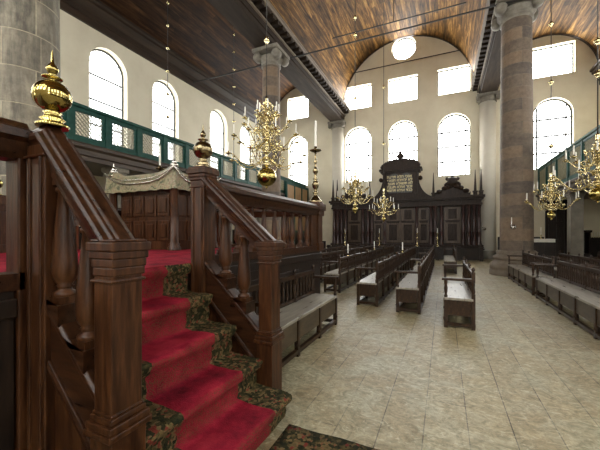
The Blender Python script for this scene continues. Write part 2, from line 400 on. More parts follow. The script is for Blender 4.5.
WN = [0]
def window(outline, put, kind, d=.30, pm='pane'):
    """lead frame and daylit pane set back in the reveal"""
    WN[0] += 1
    us = [p[0] for p in outline]; ws = [p[1] for p in outline]
    u0, u1, w0, w1 = min(us), max(us), min(ws), max(ws); cu = (u0 + u1) / 2; cw = (w0 + w1) / 2
    root = thing('window_%d' % WN[0], None, None, put(cu, w0, d), kind='structure')
    pane = MB(); n = len(outline)
    fr = MB()
    pane.add([put(u, w, d + .02) for u, w in outline] + [put(u, w, d + .035) for u, w in outline],
             [tuple(range(n)), tuple(range(2 * n - 1, n - 1, -1))] + [(i, (i + 1) % n, (i + 1) % n + n, i + n) for i in range(n)])
    pane.build('window_pane', M[pm], root, world=True)
    def scaled(k): return [(cu + (u - cu) * k, cw + (w - cw) * k) for u, w in outline]
    for k, t in ((.985, .07 if pm == 'paneleft' else .10), (.86, .022)):
        if k < .9 and kind != 'arch': continue
        q = scaled(k)
        for i in range(n): fr.bar(put(*q[i], d), put(*q[(i + 1) % n], d), t, t)
    def half(w):
        if kind == 'round':
            r = (u1 - u0) / 2; return math.sqrt(max(r * r - (w - cw) ** 2, 0))
        r = (u1 - u0) / 2
        if kind == 'arch' and w > w1 - r: return math.sqrt(max(r * r - (w - (w1 - r)) ** 2, 0))
        return r
    bw = .06 if pm == 'paneleft' else .10
    bars = {'arch': [.24, .48, .72], 'rect': [], 'round': []}[kind]
    for t in bars:
        w = w0 + (w1 - w0) * t; h = half(w)
        fr.bar(put(cu - h, w, d), put(cu + h, w, d), .04, bw)
    if kind == 'arch':
        for k in (-.36, .36):
            fr.bar(put(cu + k * (u1 - u0), w0, d), put(cu + k * (u1 - u0), w1 - (u1 - u0) * .22, d), .022 if pm == 'paneleft' else .08)
    fr.build('window_frame', M['lead'], root, world=True)
    return root

def putB(u, w, t): return Vector((u, YB + t, w))
def putF(u, w, t): return Vector((u, YF - t, w))
def putL(u, w, t): return Vector((XL - t, u, w))
def putR(u, w, t): return Vector((XR + t, u, w))

nave_x = (-5.58, -2.52, .58)
end_spec = [('arch', arch_outline(x, 1.9, 5.2, 8.2)) for x in nave_x] + \
           [('rect', rect_outline(x, 1.9, 10.45, 12.08)) for x in nave_x] + \
           [('round', round_outline(-2.45, 14.03, .78))] + \
           [('arch', arch_outline(-10.3, 1.6, 5.2, 8.3)), ('arch', arch_outline(5.62, 1.9, 5.2, 8.3)),
            ('rect', rect_outline(-10.3, 1.75, 10.45, 12.1)), ('rect', rect_outline(5.66, 1.95, 10.5, 12.25))]
side_y = (-4.4, -1.3, 1.6, 5.5, 8.62, 11.55, 15.6, 18.65)
side_spec = [('arch', arch_outline(y, 1.62, 4.9, 8.25)) for y in side_y]
right_spec = side_spec + [('arch', arch_outline(y, 1.3, 1.6, 2.65)) for y in (-3.0, 1.0, 5.0, 9.0, 12.8)]  # low row is added out of view to brighten benches and gallery underside
front_spec = end_spec + [('rect', rect_outline(x, 1.6, 1.5, 3.3)) for x in (-10.2, 5.7)]  # low aisle windows are added behind the camera to light under the galleries
endwall = [(XL - T, 0), (XR + T, 0), (XR + T, 15.3), (XL - T, 15.3)]
sidewall = [(YF, 0), (YB, 0), (YB, 10.9), (YF, 10.9)]
for nm, outl, spec, put in (('wall_back', endwall, end_spec, putB), ('wall_front', endwall, front_spec, putF),
                            ('wall_left', sidewall, side_spec, putL), ('wall_right', sidewall, right_spec, putR)):
    holed_wall(nm, outl, [o for k, o in spec], put, M['plaster'])
    for k, o in spec: window(o, put, k, .30, {'wall_left': 'paneleft', 'wall_front': 'panefront', 'wall_right': 'paneright'}.get(nm, 'pane'))

def vault(name, cx, r, mat, seg=40):
    """barrel vault of planks with UVs measured in metres"""
    me = bpy.data.meshes.new(name); bm = bmesh.new(); uvl = bm.loops.layers.uv.new('UVMap')
    ys = [YF, (YF + YB) / 2, YB]; grid = []
    for k in range(seg + 1):
        a = PI * k / seg
        grid.append([bm.verts.new((cx - r * math.cos(a), y, SPR + r * math.sin(a))) for y in ys])
    for k in range(seg):
        for j in range(2):
            f = bm.faces.new((grid[k][j], grid[k][j + 1], grid[k + 1][j + 1], grid[k + 1][j])); f.smooth = True
            for l, (kk, jj) in zip(f.loops, ((k, j), (k, j + 1), (k + 1, j + 1), (k + 1, j))):
                l[uvl].uv = (ys[jj] - YF, r * PI * kk / seg)
    bm.to_mesh(me); bm.free(); me.materials.append(mat)
    o = bpy.data.objects.new(name, me); COL.objects.link(o)
    s = o.modifiers.new('thickness', 'SOLIDIFY'); s.thickness = .12; s.offset = 1 if r else 1
    return struct(o)
vault('ceiling', NX, NR, M['vault'])
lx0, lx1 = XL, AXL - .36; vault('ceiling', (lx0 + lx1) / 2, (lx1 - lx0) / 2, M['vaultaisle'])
rx0, rx1 = AXR + .36, XR; vault('ceiling', (rx0 + rx1) / 2, (rx1 - rx0) / 2, M['vault'])

# great entablatures over the two colonnades
def entablature(n, ax, sgn, zsoff):
    """sgn points from the colonnade to the nave"""
    root = thing('trim_%d' % n, None, None, (ax, (YF + YB) / 2, zsoff), kind='structure')
    kz = (10.55 - zsoff) / 1.05
    def Z(w): return 10.55 - (10.55 - w) * kz
    prof = [(-.42, 9.5), (.42, 9.5), (.42, 9.72), (.47, 9.74), (.47, 9.94), (.53, 9.98), (.53, 10.06), (.43, 10.08), (.43, 10.3),
            (.62, 10.32), (.62, 10.38), (.42, 10.4), (.42, 10.62), (-.42, 10.62), (-.42, 10.4), (-.62, 10.38), (-.62, 10.3), (-.43, 10.26), (-.43, 9.98), (-.5, 9.94), (-.5, 9.74), (-.42, 9.72)]
    MB().prism([(ax + sgn * u, Z(w)) for u, w in prof], 'Y', YF, YB).build('beam', M['entab'], root, world=True)
    c = MB(); c.prism([(ax + sgn * u, Z(w)) for u, w in [(.42, 10.36), (.82, 10.36), (.86, 10.42), (.90, 10.44), (.90, 10.5), (.42, 10.54)]], 'Y', YF, YB)
    c.build('cornice', M['entabl'], root, world=True)
    a = MB(); a.prism([(ax + sgn * u, Z(w)) for u, w in [(.47, 9.95), (.56, 9.97), (.56, 10.06), (.44, 10.08)]], 'Y', YF, YB)
    a.build('architrave_moulding', M['entabl'], root, world=True)
    d = MB(); y = YF + .2
    while y < YB - .1:
        x0, x1 = sorted((ax + sgn * .43, ax + sgn * .80)); d.box(x0, x1, y, y + .19, Z(10.16), Z(10.36)); y += .42
    d.build('modillion_course', M['entab'], root, world=True)
entablature(1, AXL, 1, 9.6); entablature(2, AXR, -1, 9.9)
def wall_cornice(n, x, sgn):
    prof = [(0, 9.55), (.10, 9.55), (.10, 9.8), (.16, 9.82), (.16, 10.0), (.30, 10.1), (.42, 10.2), (.42, 10.3), (.5, 10.34), (.5, 10.44), (0, 10.5)]
    struct(MB().prism([(x + sgn * u, w) for u, w in prof], 'Y', YF, YB).build('trim_%d' % n, M['cornicewood']))
wall_cornice(3, XL, 1); wall_cornice(4, XR, -1)
# dark ribs where the vaults meet the end wall
def rib(n, cx, r):
    m = MB(); pts_o = [(cx + r * math.cos(PI * k / 32), SPR + r * math.sin(PI * k / 32)) for k in range(33)]
    pts_i = [(cx + (r - .12) * math.cos(PI * k / 32), SPR + (r - .12) * math.sin(PI * k / 32)) for k in range(33)]
    for k in range(32): m.prism([pts_o[k], pts_o[k + 1], pts_i[k + 1], pts_i[k]], 'Y', YB - .16, YB)
    struct(m.build('trim_%d' % n, M['cornicewood']))
rib(5, NX, NR - .02); rib(6, (rx0 + rx1) / 2, (rx1 - rx0) / 2 - .02)
# wainscots
def wains(n, x0, x1, y0, y1, h):
    m = MB(); m.box(x0, x1, y0, y1, 0, h); dx, dy = (x1 - x0), (y1 - y0)
    g = .04
    m.box(x0 - (g if dx < dy else 0), x1 + (g if dx < dy else 0), y0 - (g if dy < dx else 0), y1, h, h + .08)
    L_ = max(dx, dy); k = 0
    while k * .9 + .75 < L_:
        if dx > dy: m.box(x0 + k * .9 + .12, x0 + k * .9 + .75, y0 - .025, y0, .2, h - .15)
        else:
            m.box(x0 - .025, x1 + .025, y0 + k * .9 + .12, y0 + k * .9 + .75, .2, h - .15)
        k += 1
    struct(m.build('trim_%d' % n, M['darkwood']))
wains(7, 2.95, 5.2, YB - .06, YB, 1.25); wains(8, XR - .06, XR, YF, YB - .2, 1.3); wains(11, 6.3, XR, YB - .14, YB, 1.22)
wains(9, XL, XL + .06, YF, YB - .1, 1.7); wains(10, XL + .1, -8.0, YB - .06, YB, .9)

# dark door in the end wall under the right gallery
dr = thing('door_1', None, None, (5.76, YB, 0), kind='structure')
m = MB(); m.box(5.27, 5.38, YB - .12, YB, 0, 3.2); m.box(6.12, 6.24, YB - .12, YB, 0, 3.2); m.box(5.22, 6.29, YB - .16, YB, 3.2, 3.4); m.build('door_frame', M['darkwood'], dr, world=True)
m = MB(); m.box(5.38, 6.12, YB - .07, YB, .02, 3.2)
for x in (5.42, 5.77): 
    for z in (.3, 1.3, 2.2): m.box(x, x + .3, YB - .1, YB - .07, z, z + .75)
m.build('door_leaf', M['darkwood'], dr, world=True)
MB().lathe([(.0, -.03), (.03, -.02), (.035, 0), (.03, .02), (0, .03)], 10, (5.46, YB - .12, 1.1)).build('door_handle', M['brass'], dr, world=True)

# ------------------------------------------------------------------ stone columns
def uv_shaft(name, prof, mat, parent, seg=36):
    me = bpy.data.meshes.new(name); bm = bmesh.new(); uvl = bm.loops.layers.uv.new('UVMap'); R0 = prof[0][0]
    g = [[bm.verts.new((r * math.cos(2 * PI * k / seg), r * math.sin(2 * PI * k / seg), z)) for k in range(seg)] for r, z in prof]
    for i in range(len(prof) - 1):
        for k in range(seg):
            k2 = (k + 1) % seg
            f = bm.faces.new((g[i][k], g[i][k2], g[i + 1][k2], g[i + 1][k])); f.smooth = True
            for l, (ii, kk) in zip(f.loops, ((i, k), (i, k + 1), (i + 1, k + 1), (i + 1, k))):
                l[uvl].uv = (2 * PI * R0 * kk / seg, prof[ii][1])
    bm.to_mesh(me); bm.free(); me.materials.append(mat)
    o = bpy.data.objects.new(name, me); COL.objects.link(o); o.parent = parent; return o

def column(ax, y, label, mat, r=.52, dz=0):
    t = thing('stone_column', label, 'column', (ax, y, 0), group='great stone columns of the hall')
    b = MB(); b.lathe([(r + .34, 0), (r + .34, .16), (r + .31, .18), (r + .33, .24), (r + .33, .36), (r + .26, .44), (r + .2, .5), (r + .17, .56)], 32)
    b.lathe([(r + .17, .56), (r + .22, .60), (r + .22, .68), (r + .12, .74), (r + .1, .8), (r + .13, .84), (r + .06, .90)], 32)
    b.build('base', M['stone'] if mat is M['stone'] else mat, t)
    uv_shaft('shaft', [(r, .9), (r * .995, 3), (r * .98, 5), (r * .95, 7), (r * .91, 8.8 + dz)], mat, t)
    c = MB(); k = r * .91
    c.lathe([(k, 8.8), (k + .05, 8.83), (k + .05, 8.88), (k, 8.9), (k, 9.0), (k + .07, 9.04), (k + .14, 9.12), (k + .14, 9.2), (k, 9.25)], 28)
    for sy in (-1, 1):
        for sx in (-1, 1):
            pts = [(r + .19) * 1]
            c.lathe([(.0, -.16), (.10, -.16), (.19, -.13), (.19, .13), (.10, .16), (0, .16)], 14)
            n0 = len(c.v) - 14 * 6 - 28
            for i in range(n0, len(c.v)):
                x, yy, z = c.v[i]; c.v[i] = (sx * (k + .08) + x, sy * (k - .02) + z, 9.2 + yy)
    c.box(-k - .24, k + .24, -k - .24, k + .24, 9.36, 9.5)
    c.v = [(x, q, z + dz) for x, q, z in c.v]
    c.build('capital', M['capstone'], t)
    return t
column(AXR, 13.85, 'brown banded stone column standing right of the ark cabinet', M['stone'], dz=.4)
column(AXL, 12.4, 'distant stone column behind the largest brass chandelier', M['stone'], .42, .1)
column(-7.0, 3.2, 'huge grey weathered stone column at the left edge behind the stair', M['stonegrey'], .54, .1)

def pilaster(x, label, dz):
    t = thing('pilaster', label, 'pilaster', (x, YB - .03, 0), group='white pilasters on the end wall')
    r = .44
    half = [(r * math.cos(PI + PI * k / 16), r * math.sin(PI + PI * k / 16)) for k in range(17)]
    m = MB(); m.prism(half, 'Z', .5, 9.05 + dz)
    for i in range(2, len(m.sm)): m.sm[i] = True
    m.build('shaft', M['pilaster'], t)
    MB().prism([(u * 1.25, w * 1.25) for u, w in half], 'Z', 0, .5).build('base', M['pierstone'], t)
    c = MB(); c.prism([(u * 1.12, w * 1.12) for u, w in half], 'Z', 9.05, 9.36); c.box(-.6, .6, -.6, 0, 9.36, 9.5)
    for s in (-1, 1): c.cbox(s * .5, -.36, 9.1, 9.36, .2, .3)
    c.v = [(x_, y_, z_ + dz) for x_, y_, z_ in c.v]
    c.build('capital', M['capstone'], t)
pilaster(AXL, 'white half-round pilaster on the end wall left of the ark cabinet', .1)
pilaster(AXR, 'white half-round pilaster on the end wall beside the brown stone column', .4)

# iron tie rods
def tierod(y, z, x0, x1, label, hangers=()):
    t = thing('tie_rod', label, 'tie rod', ((x0 + x1) / 2, y, z), group='iron tie rods under the vault')
    MB().bar((x0, y, z), (x1, y, z), .045).build('rod', M['iron'], t, world=True)
    for hx in hangers:
        zt = SPR + math.sqrt(NR ** 2 - (hx - NX) ** 2) + .02
        MB().bar((hx, y, z), (hx, y, zt), .035).build('hanger', M['iron'], t, world=True)
tierod(13.3, 9.72, XL, XR, 'long iron tie rod spanning the hall at column height')
tierod(17.6, 12.9, NX - 3.62, NX + 3.62, 'high iron tie rod under the middle of the vault', (-2.45,))
tierod(22.0, 12.9, NX - 3.4, NX + 3.4, 'iron tie rod in front of the round window')

# ------------------------------------------------------------------ galleries
def lattice_mesh(w, h, step=.125, b=.04):
    m = MB()
    def clip(c, s):
        # line z = s*y + c inside 0..w, 0..h
        pts = []
        for y in (0, w):
            z = s * y + c
            if 0 <= z <= h: pts.append((y, z))
        for z in (0, h):
            y = (z - c) / s
            if 0 < y < w: pts.append((y, z))
        pts = sorted(set((round(a, 4), round(q, 4)) for a, q in pts))
        return pts
    for s in (1, -1):
        c = -w if s == 1 else 0
        while c < h + w:
            p = clip(c, s)
            if len(p) >= 2: m.bar((s * .006, p[0][0], p[0][1]), (s * .006, p[-1][0], p[-1][1]), b, .012)
            c += step
    return m

def gallery(nm_label, xf, xw, y0, y1, pitch, piers, pier_round, dz=0):
    sg = 1 if xf > xw else -1            # towards the nave
    t = thing('gallery', nm_label, 'gallery', ((xf + xw) / 2, (y0 + y1) / 2, 0), group='side galleries of the hall')
    lo, hi = sorted((xf, xw))
    MB().box(lo, hi, y0, y1, 3.8 + dz, 4.12 + dz).build('gallery_floor', M['gallerywood'], t, world=True)
    prof = [(0, 3.68), (.04, 3.68), (.04, 3.8), (.09, 3.83), (.09, 3.98), (.17, 4.04), (.17, 4.12), (.10, 4.18), (0, 4.18), (-.35, 4.18), (-.35, 3.68)]
    MB().prism([(xf + sg * u, w + dz) for u, w in prof], 'Y', y0, y1).build('fascia', M['gallerywood'], t, world=True)
    MB().prism([(xf + sg * u, w) for u, w in [(-.05, 5.08), (.05, 5.08), (.05, 5.17), (.10, 5.2), (.10, 5.28), (-.1, 5.28), (-.1, 5.2), (-.05, 5.17)]], 'Y', y0, y1).build('top_rail', M['green'], t, world=True)
    MB().box(xf - .05, xf + .05, y0, y1, 4.18 + dz, 4.34 + dz).build('bottom_rail', M['green'], t, world=True)
    n = int(round((y1 - y0) / pitch)); p = (y1 - y0) / n
    pw = .16
    post = MB().box(-.07, .07, -pw / 2, pw / 2, 4.18 + dz, 5.2).mesh('post', M['green'])
    lat = lattice_mesh(p - pw - .18, .68 - dz).mesh('lattice_panel', M['lattice'])
    fr = MB(); w = p - pw
    fr.box(-.03, .03, 0, .09, 0, .76 - dz); fr.box(-.03, .03, w - .09, w, 0, .76 - dz); fr.box(-.03, .03, .09, w - .09, 0, .04); fr.box(-.03, .03, .09, w - .09, .72 - dz, .76 - dz)
    frm = fr.mesh('panel_frame', M['green'])
    ox, oy = t.location.x, t.location.y
    for i in range(n + 1):
        inst('post', post, t, (xf - ox, min(max(y0 + i * p, y0 + pw / 2), y1 - pw / 2) - oy, 0))
        if i < n:
            f = inst('panel_frame', frm, t, (xf - ox, y0 + i * p + pw / 2 - oy, 4.34 + dz))
            inst('lattice', lat, f, (0, .09, .04))
    for y in piers:
        xm = xf - sg * .3
        if pier_round:
            s = MB(); s.lathe([(.3, 0), (.3, .3), (.24, .36), (.26, .42), (.2, .46), (.2, 2), (.175, 3.25), (.21, 3.28), (.175, 3.31), (.175, 3.38), (.26, 3.5), (.26, 3.54)], 20, (xm, y, 0)); s.cbox(xm, y, 3.54, 3.68, .58)
            for q in (-1, 1): s.cbox(xm, y + q * .22, 3.36, 3.54, .4, .14)
            s.build('gallery_column', M['capstone'], t, world=True)
        else:
            s = MB(); s.cbox(xm, y, 0, .35, .56); s.cbox(xm, y, .35, 3.5 + dz, .44); s.cbox(xm, y, 3.5 + dz, 3.6 + dz, .52); s.cbox(xm, y, 3.6 + dz, 3.68 + dz, .6)
            s.build('gallery_pier', M['pierstone'], t, world=True)
    return t
gallery('green lattice gallery along the left wall above the reading desk', -9.7, XL, 1.0, YB, 1.15, (1.4, 4.3, 7.1, 10.2, 13.2, 16.3, 19.4), True)
gallery('green lattice gallery on the right wall behind the brown stone column', 5.0, XR, 8.0, YB, 1.55, (9.0, 13.0, 17.8), False, -.38)

# green framed tan screen below the far end of the left gallery
t = thing('panel_screen', 'tall tan panelled screen in a green frame at the far end of the left gallery', 'screen', (-9.42, 20.3, 0))
m = MB()
for y in (18.6, 19.8, 21.0, 22.15): m.cbox(-9.42, y, 0, 4.95, .12, .12)
for z in (1.6, 2.9, 4.8): m.box(-9.48, -9.36, 18.6, 22.2, z, z + .15)
m.build('screen_frame', M['green'], t, world=True)
for y in (18.66, 19.86, 21.06):
    MB().box(-9.44, -9.40, y, y + 1.08, 3.05, 4.8).build('screen_panel', M['tan'], t, world=True)
    MB().box(-9.44, -9.40, y, y + 1.08, 1.75, 2.9).build('middle_panel', M['tan'], t, world=True)
    MB().box(-9.44, -9.40, y, y + 1.08, .05, 1.6).build('lower_panel', M['darkwood'], t, world=True)

# ------------------------------------------------------------------ platform (tebah)
PX0, PX1, PY0, PY1, PH = -6.15, -2.08, -1.2, 5.5, 1.2
pf = thing('reading_platform', 'raised dark oak platform with baluster railing behind the carpeted stair', 'platform', ((PX0 + PX1) / 2, (PY0 + PY1) / 2, 0))
m = MB(); m.box(PX0, -2.25, PY0, PY1, 0, PH)
for a, b in ((PY0, .91), (2.5, PY1)):
    m.box(-2.25, PX1, a, b, 0, PH); m.box(PX1, PX1 + .03, a, b, PH - .14, PH - .04)
k = PY0 + .2
while k < PY1 - .9:
    if k + .75 < .94 or k > 2.5: m.box(PX1, PX1 + .025, k, k + .75, .2, .95)
    k += .95
m.build('platform_base', M['darkwood'], pf, world=True, bevel=.008)
RZ = 2.03
railp = [(-.07, 0), (.07, 0), (.09, -.03), (.13, -.05), (.13, -.09), (.10, -.11), (.08, -.17), (.06, -.2), (-.06, -.2), (-.08, -.17), (-.10, -.11), (-.13, -.09), (-.13, -.05), (-.09, -.03)]
def rail_y(x, y0, y1): MB().prism([(x + u, RZ + w) for u, w in railp], 'Y', y0, y1).build('top_rail', M['railwood'], pf, world=True)
def rail_x(y, x0, x1): MB().prism([(y + u, RZ + w) for u, w in railp], 'X', x0, x1).build('top_rail', M['railwood'], pf, world=True)
ry = PX1 - .06
rail_y(ry, 2.5, PY1 - .05); MB().prism([(ry + u, RZ + .07 + w) for u, w in railp], 'Y', PY0, .96).build('top_rail', M['railwood'], pf, world=True); rail_x(PY1 - .06, PX0, PX1); rail_y(PX0 + .06, PY0, PY1)
mb = MB(); mb.cbox(-2.135, .985, 0, RZ - .12, .13); mb.build('end_post', M['stairwood'], pf, world=True, bevel=.008)
mb = MB(); mb.box(ry - .07, ry + .07, 2.5, PY1, PH, PH + .09); mb.build('bottom_rail', M['railwood'], pf, world=True)
mb = MB(); mb.box(ry - .07, ry + .07, PY0, .95, PH, PH + .09); mb.build('bottom_rail', M['railwood'], pf, world=True)
mb = MB(); mb.box(PX0, PX1, PY1 - .13, PY1, PH, PH + .09); mb.build('bottom_rail', M['railwood'], pf, world=True)
# solid panelled side
mb = MB(); mb.box(PX0 + .03, PX0 + .09, PY0, 3.6, PH, RZ - .18)
y = PY0 + .15
while y < 2.9: mb.box(PX0 + .09, PX0 + .115, y, y + .8, PH + .15, RZ - .3); y += 1.0
mb.build('side_panel', M['redwood'], pf, world=True)
def baluster_mesh(h, r=.048, b=.1, mat=None):
    """vase baluster: block, rings, a swelling body low down, a long taper to the top"""
    m = MB()
    m.cbox(0, 0, 0, .045, b)
    m.lathe([(r * .95, .045), (r * 1.0, .055), (r * .95, .068), (r * .62, .078), (r * .58, .09), (r * .8, .098), (r * .62, .106), (r * .9, .13), (r * 1.08, .16), (r * 1.12, .20),
             (r * 1.05, .25), (r * .86, .25 + (h - .25) * .35), (r * .66, .25 + (h - .25) * .62), (r * .56, h - .07), (r * .75, h - .062), (r * .75, h - .045), (r * .56, h - .04), (r * .7, h - .03)], 18)
    m.cbox(0, 0, h - .03, h, b * .8)
    return m.mesh('baluster', mat or M['stairwood'])
bal = baluster_mesh(RZ - .2 - PH - .09 + .02, .04, .085)
ox, oy, _ = pf.location
for i in range(9): inst('baluster', bal, pf, (ry - ox, 2.72 + i * .285 - oy, PH + .09))
for i in range(13): inst('baluster', bal, pf, (PX0 + .4 + i * .275 - ox, PY1 - .065 - oy, PH + .09))
for i in range(6): inst('baluster', bal, pf, (PX0 + .06 - ox, 3.85 + i * .275 - oy, PH + .0))
for i in range(6): inst('baluster', bal, pf, (ry - ox, .68 - i * .27 - oy, PH + .09))
for (cx, cy) in ((PX1 - .07, PY1 - .07), (PX0 + .07, PY1 - .07), (PX0 + .07, 2.42)):
    m = MB(); m.cbox(cx, cy, PH, RZ - .18, .2); m.cbox(cx, cy, PH, PH + .14, .24); m.cbox(cx, cy, RZ - .2, RZ - .1, .25); m.cbox(cx, cy, RZ - .1, RZ + .02, .3); m.cbox(cx, cy, RZ + .02, RZ + .05, .22)
    m.build('corner_post', M['stairwood'], pf, world=True, bevel=.006)
m = MB(); m.box(ry - .06, ry + .06, PY1 - .42, PY1 - .17, PH, RZ - .18); m.build('end_panel', M['stairwood'], pf, world=True, bevel=.006)

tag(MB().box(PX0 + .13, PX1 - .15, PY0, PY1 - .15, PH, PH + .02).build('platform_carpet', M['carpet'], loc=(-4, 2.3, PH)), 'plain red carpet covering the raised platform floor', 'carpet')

def finial_mesh(r=.1, mat='brassball'):
    m = MB()
    m.lathe([(.075, 0), (.08, .012), (.06, .024), (.048, .03), (.062, .042), (.045, .055), (.036, .07), (.045, .08), (.03, .088)], 24)
    z = .08
    m.lathe([(.03, z)] + [(r * math.cos(a) if abs(a) < 1.3 else r * math.cos(a), z + r + r * .93 * math.sin(a)) for a in [(-1.25 + 2.5 * i / 18) for i in range(19)]], 32)
    t = z + 2 * r - .008
    m.lathe([(.026, t - .006), (.018, t + .006), (.046, t + .012), (.05, t + .018), (.03, t + .026), (.013, t + .032), (.018, t + .04), (.028, t + .056), (.03, t + .068), (.022, t + .084), (.011, t + .098), (.008, t + .115), (.005, t + .15), (.001, t + .175)], 20)
    return m.mesh('ball_finial', M[mat])
FIN = finial_mesh(.092); FINB = finial_mesh(.092, 'bronze')

# ball on the platform's far railing post
inst('ball_finial', FIN, pf, (PX0 + .07 - ox, 2.42 - oy, RZ + .05))

# ------------------------------------------------------------------ stair with rails
YL, YR = 1.03, 2.41
XU, XB = -2.125, -1.385
st = thing('staircase', 'dark oak stair with turned balusters rising left to the platform', 'staircase', (-1.6, 1.72, 0))
STEPS = [(-1.12, .215), (-1.40, .445), (-1.66, .70), (-1.92, .955), (-2.18, 1.215)]
m = MB()
for i, (nx, z) in enumerate(STEPS[:4]): m.box(STEPS[i + 1][0] - .12, nx - .1, YL + .06, YR - .075, 0 if i == 0 else STEPS[i - 1][1] - .03, z - .03)
m.build('steps', M['darkwood'], st, world=True)
def newel(x, y, z1, upper, ov=1.0):
    w = .16; v = .165 if upper else .125; m = MB()
    m.cbox(x, y, 0, z1 - .13, v, w)
    if not upper:
        m.cbox(x, y, 0, .57, v + .025, w + .025)
        m.cbox(x, y, .57, .60, v + .065, w + .065); m.cbox(x, y, .60, .635, v + .05, w + .05); m.cbox(x, y, .635, .665, v + .025, w + .025); m.cbox(x, y, .665, .68, v + .012, w + .012)
    else:
        m.cbox(x, y, 0, .2, v + .06, w + .06)
        for d in (-.05, .05):
            m.box(x + d - .012, x + d + .012, y - w / 2 - .012, y + w / 2 + .012, .3, z1 - .2)
            m.box(x - w / 2 - .012, x + w / 2 + .012, y + d - .012, y + d + .012, .3, z1 - .2) if False else None
    m.cbox(x, y, z1 - .2, z1 - .185, v + .025, w + .025)
    if upper and ov < 1: pass          # the moulded rail itself runs over this newel
    elif upper:
        m.cbox(x, y, z1 - .13, z1 - .1, v + .018 * ov, w + .018 * ov); m.cbox(x, y, z1 - .1, z1 - .07, v + .035 * ov, w + .035 * ov)
        m.cbox(x, y, z1 - .07, z1 - .02, v + .06 * ov, w + .06 * ov); m.cbox(x, y, z1 - .02, z1, v + .035 * ov, w + .035 * ov)
    else:
        for a, b, p, q in ((.17, .13, .145, .17), (.13, .09, .155, .178), (.09, .055, .172, .19), (.055, .012, .19, .205), (.012, 0, .165, .18)):
            m.cbox(x + .005, y, z1 - a, z1 - b, p, q)
    return m.build('newel_post', M['stairwood'], st, world=True, bevel=.006)
hp = [(-.03, .0), (.03, .0), (.04, -.016), (.052, -.02), (.06, -.04), (.082, -.05), (.092, -.072), (.088, -.09), (.075, -.10), (.07, -.13), (.058, -.15), (.052, -.185), (.05, -.22),
      (-.05, -.22), (-.052, -.185), (-.058, -.15), (-.07, -.13), (-.075, -.10), (-.088, -.09), (-.092, -.072), (-.082, -.05), (-.06, -.04), (-.052, -.02), (-.04, -.016)]
def flight(y, xu, xb, zu, zb, fin, wn, wl=1.0, ext=.07):
    """one side of the stair: two newels, handrail, string and two balusters"""
    newel(xb, y, zb, False, wl)
    n = newel(xu, y, zu, True, wn)
    inst('ball_finial', fin, n, (xu + 1.6, y - 1.72, zu - (.018 if wn < 1 else 0)))
    xe = xb + ext; sl = (zu - .015 - zb) / (xe - xu - .02)
    def zr(x): return zb + (xe - x) * sl
    def zs(x): return (1.10 if wn < 1 else 1.06) - (x + 1.85) * .98
    m = MB(); m.slope(hp, xu + .02, zr(xu + .02), xe, zb, y)
    if wn < 1: m.slope(hp, xu - .10, zu - .015, xu + .02, zu - .015, y)
    m.build('handrail', M['railwood'], st, world=True, bevel=.004)
    m = MB()
    s1 = [(-.055, 0), (.055, 0), (.07, -.02), (.07, -.05), (.05, -.07), (.05, -.36), (-.05, -.36), (-.05, -.07), (-.07, -.05), (-.07, -.02)]
    m.slope(s1, xu, zs(xu), xb, zs(xb), y)
    s2 = [(-.062, -.30), (.062, -.30), (.07, -.33), (.062, -.37), (-.062, -.37), (-.07, -.33)]
    m.slope(s2, xu, zs(xu), xb, zs(xb), y)
    m.build('string', M['railwood'], st, world=True, bevel=.004)
    m = MB(); m.prism([(xu, 0), (xb, 0), (xb, zs(xb) - .3), (xu, zs(xu) - .3)], 'Y', y - .03, y + .03)
    m.box(xu, xb, y - .05, y + .05, 0, .2); m.box(xu, xb, y - .065, y + .065, .2, .23)
    m.build('string_panel', M['stairwood'], st, world=True)
    for x in (-1.855, -1.65):
        z0 = zs(x) + .02; h = zr(x) - .2 - z0
        b = inst('baluster', baluster_mesh(h, .055, .11, M['stairwood']), st, (x + 1.6, y - 1.72, z0))
        pl = MB(); pl.prism([(-.085, .008), (.07, .008), (.07, -.10), (-.085, .05)], 'Y', -.072, .072)
        inst('baluster_block', pl.mesh('baluster_block', M['railwood']), b, (0, 0, 0))
flight(YL, -1.97, -1.425, 2.105, 1.475, FIN, .35, .75, .055)
flight(YR, XU, XB, 2.14, 1.445, FINB, 1.0, .3, .055)

# carpet runner, one thick sheet draped over the treads
def runner():
    path = []
    r = .035
    for i, (nx, z) in enumerate(STEPS):
        zb = STEPS[i - 1][1] if i else .0
        xr = nx - .06
        path += [(xr, zb + .012), (xr + .012, zb + .06), (xr + .008, z - .105), (nx - .012, z - .075)]
        for k in range(6):
            a = -.7 + (PI / 2 + .7) * k / 5
            path.append((nx - r + r * math.cos(a), z - r + r * math.sin(a)))
        end = (STEPS[i + 1][0] - .045) if i < 4 else -2.24
        for k in range(1, 4):
            path.append((nx - r + (end - nx + r) * k / 4, z + .006 * math.sin(PI * k / 4) - .003))
    path.append((-2.24, STEPS[4][1]))
    y0, y1 = YL + .075, YR - .10
    ny = 26; m = MB(); vs = []; fs = []
    for j in range(ny + 1):
        y = y0 + (y1 - y0) * j / ny
        for i, (x, z) in enumerate(path):
            f = .006 * math.sin(7 * y + i * .9) + .004 * math.sin(19 * y + i * 2.1)
            vs.append((x + f, y, max(z + f * .7, .004)))
    n = len(path)
    for j in range(ny):
        for i in range(n - 1): fs.append((j * n + i, j * n + i + 1, (j + 1) * n + i + 1, (j + 1) * n + i))
    m.add(vs, fs, True)
    # ends wrapped down the sides of each step
    for j in (0, ny):
        base = [vs[j * n + i] for i in range(n)]
        side = [(x, y, z) for x, y, z in base] + [(-2.24, base[0][1], .004)]
        m.add(side, [tuple(range(len(side)))], False)
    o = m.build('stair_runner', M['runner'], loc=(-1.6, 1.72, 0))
    return tag(o, 'worn red stair carpet with floral green borders draped over the steps', 'carpet')
runner()
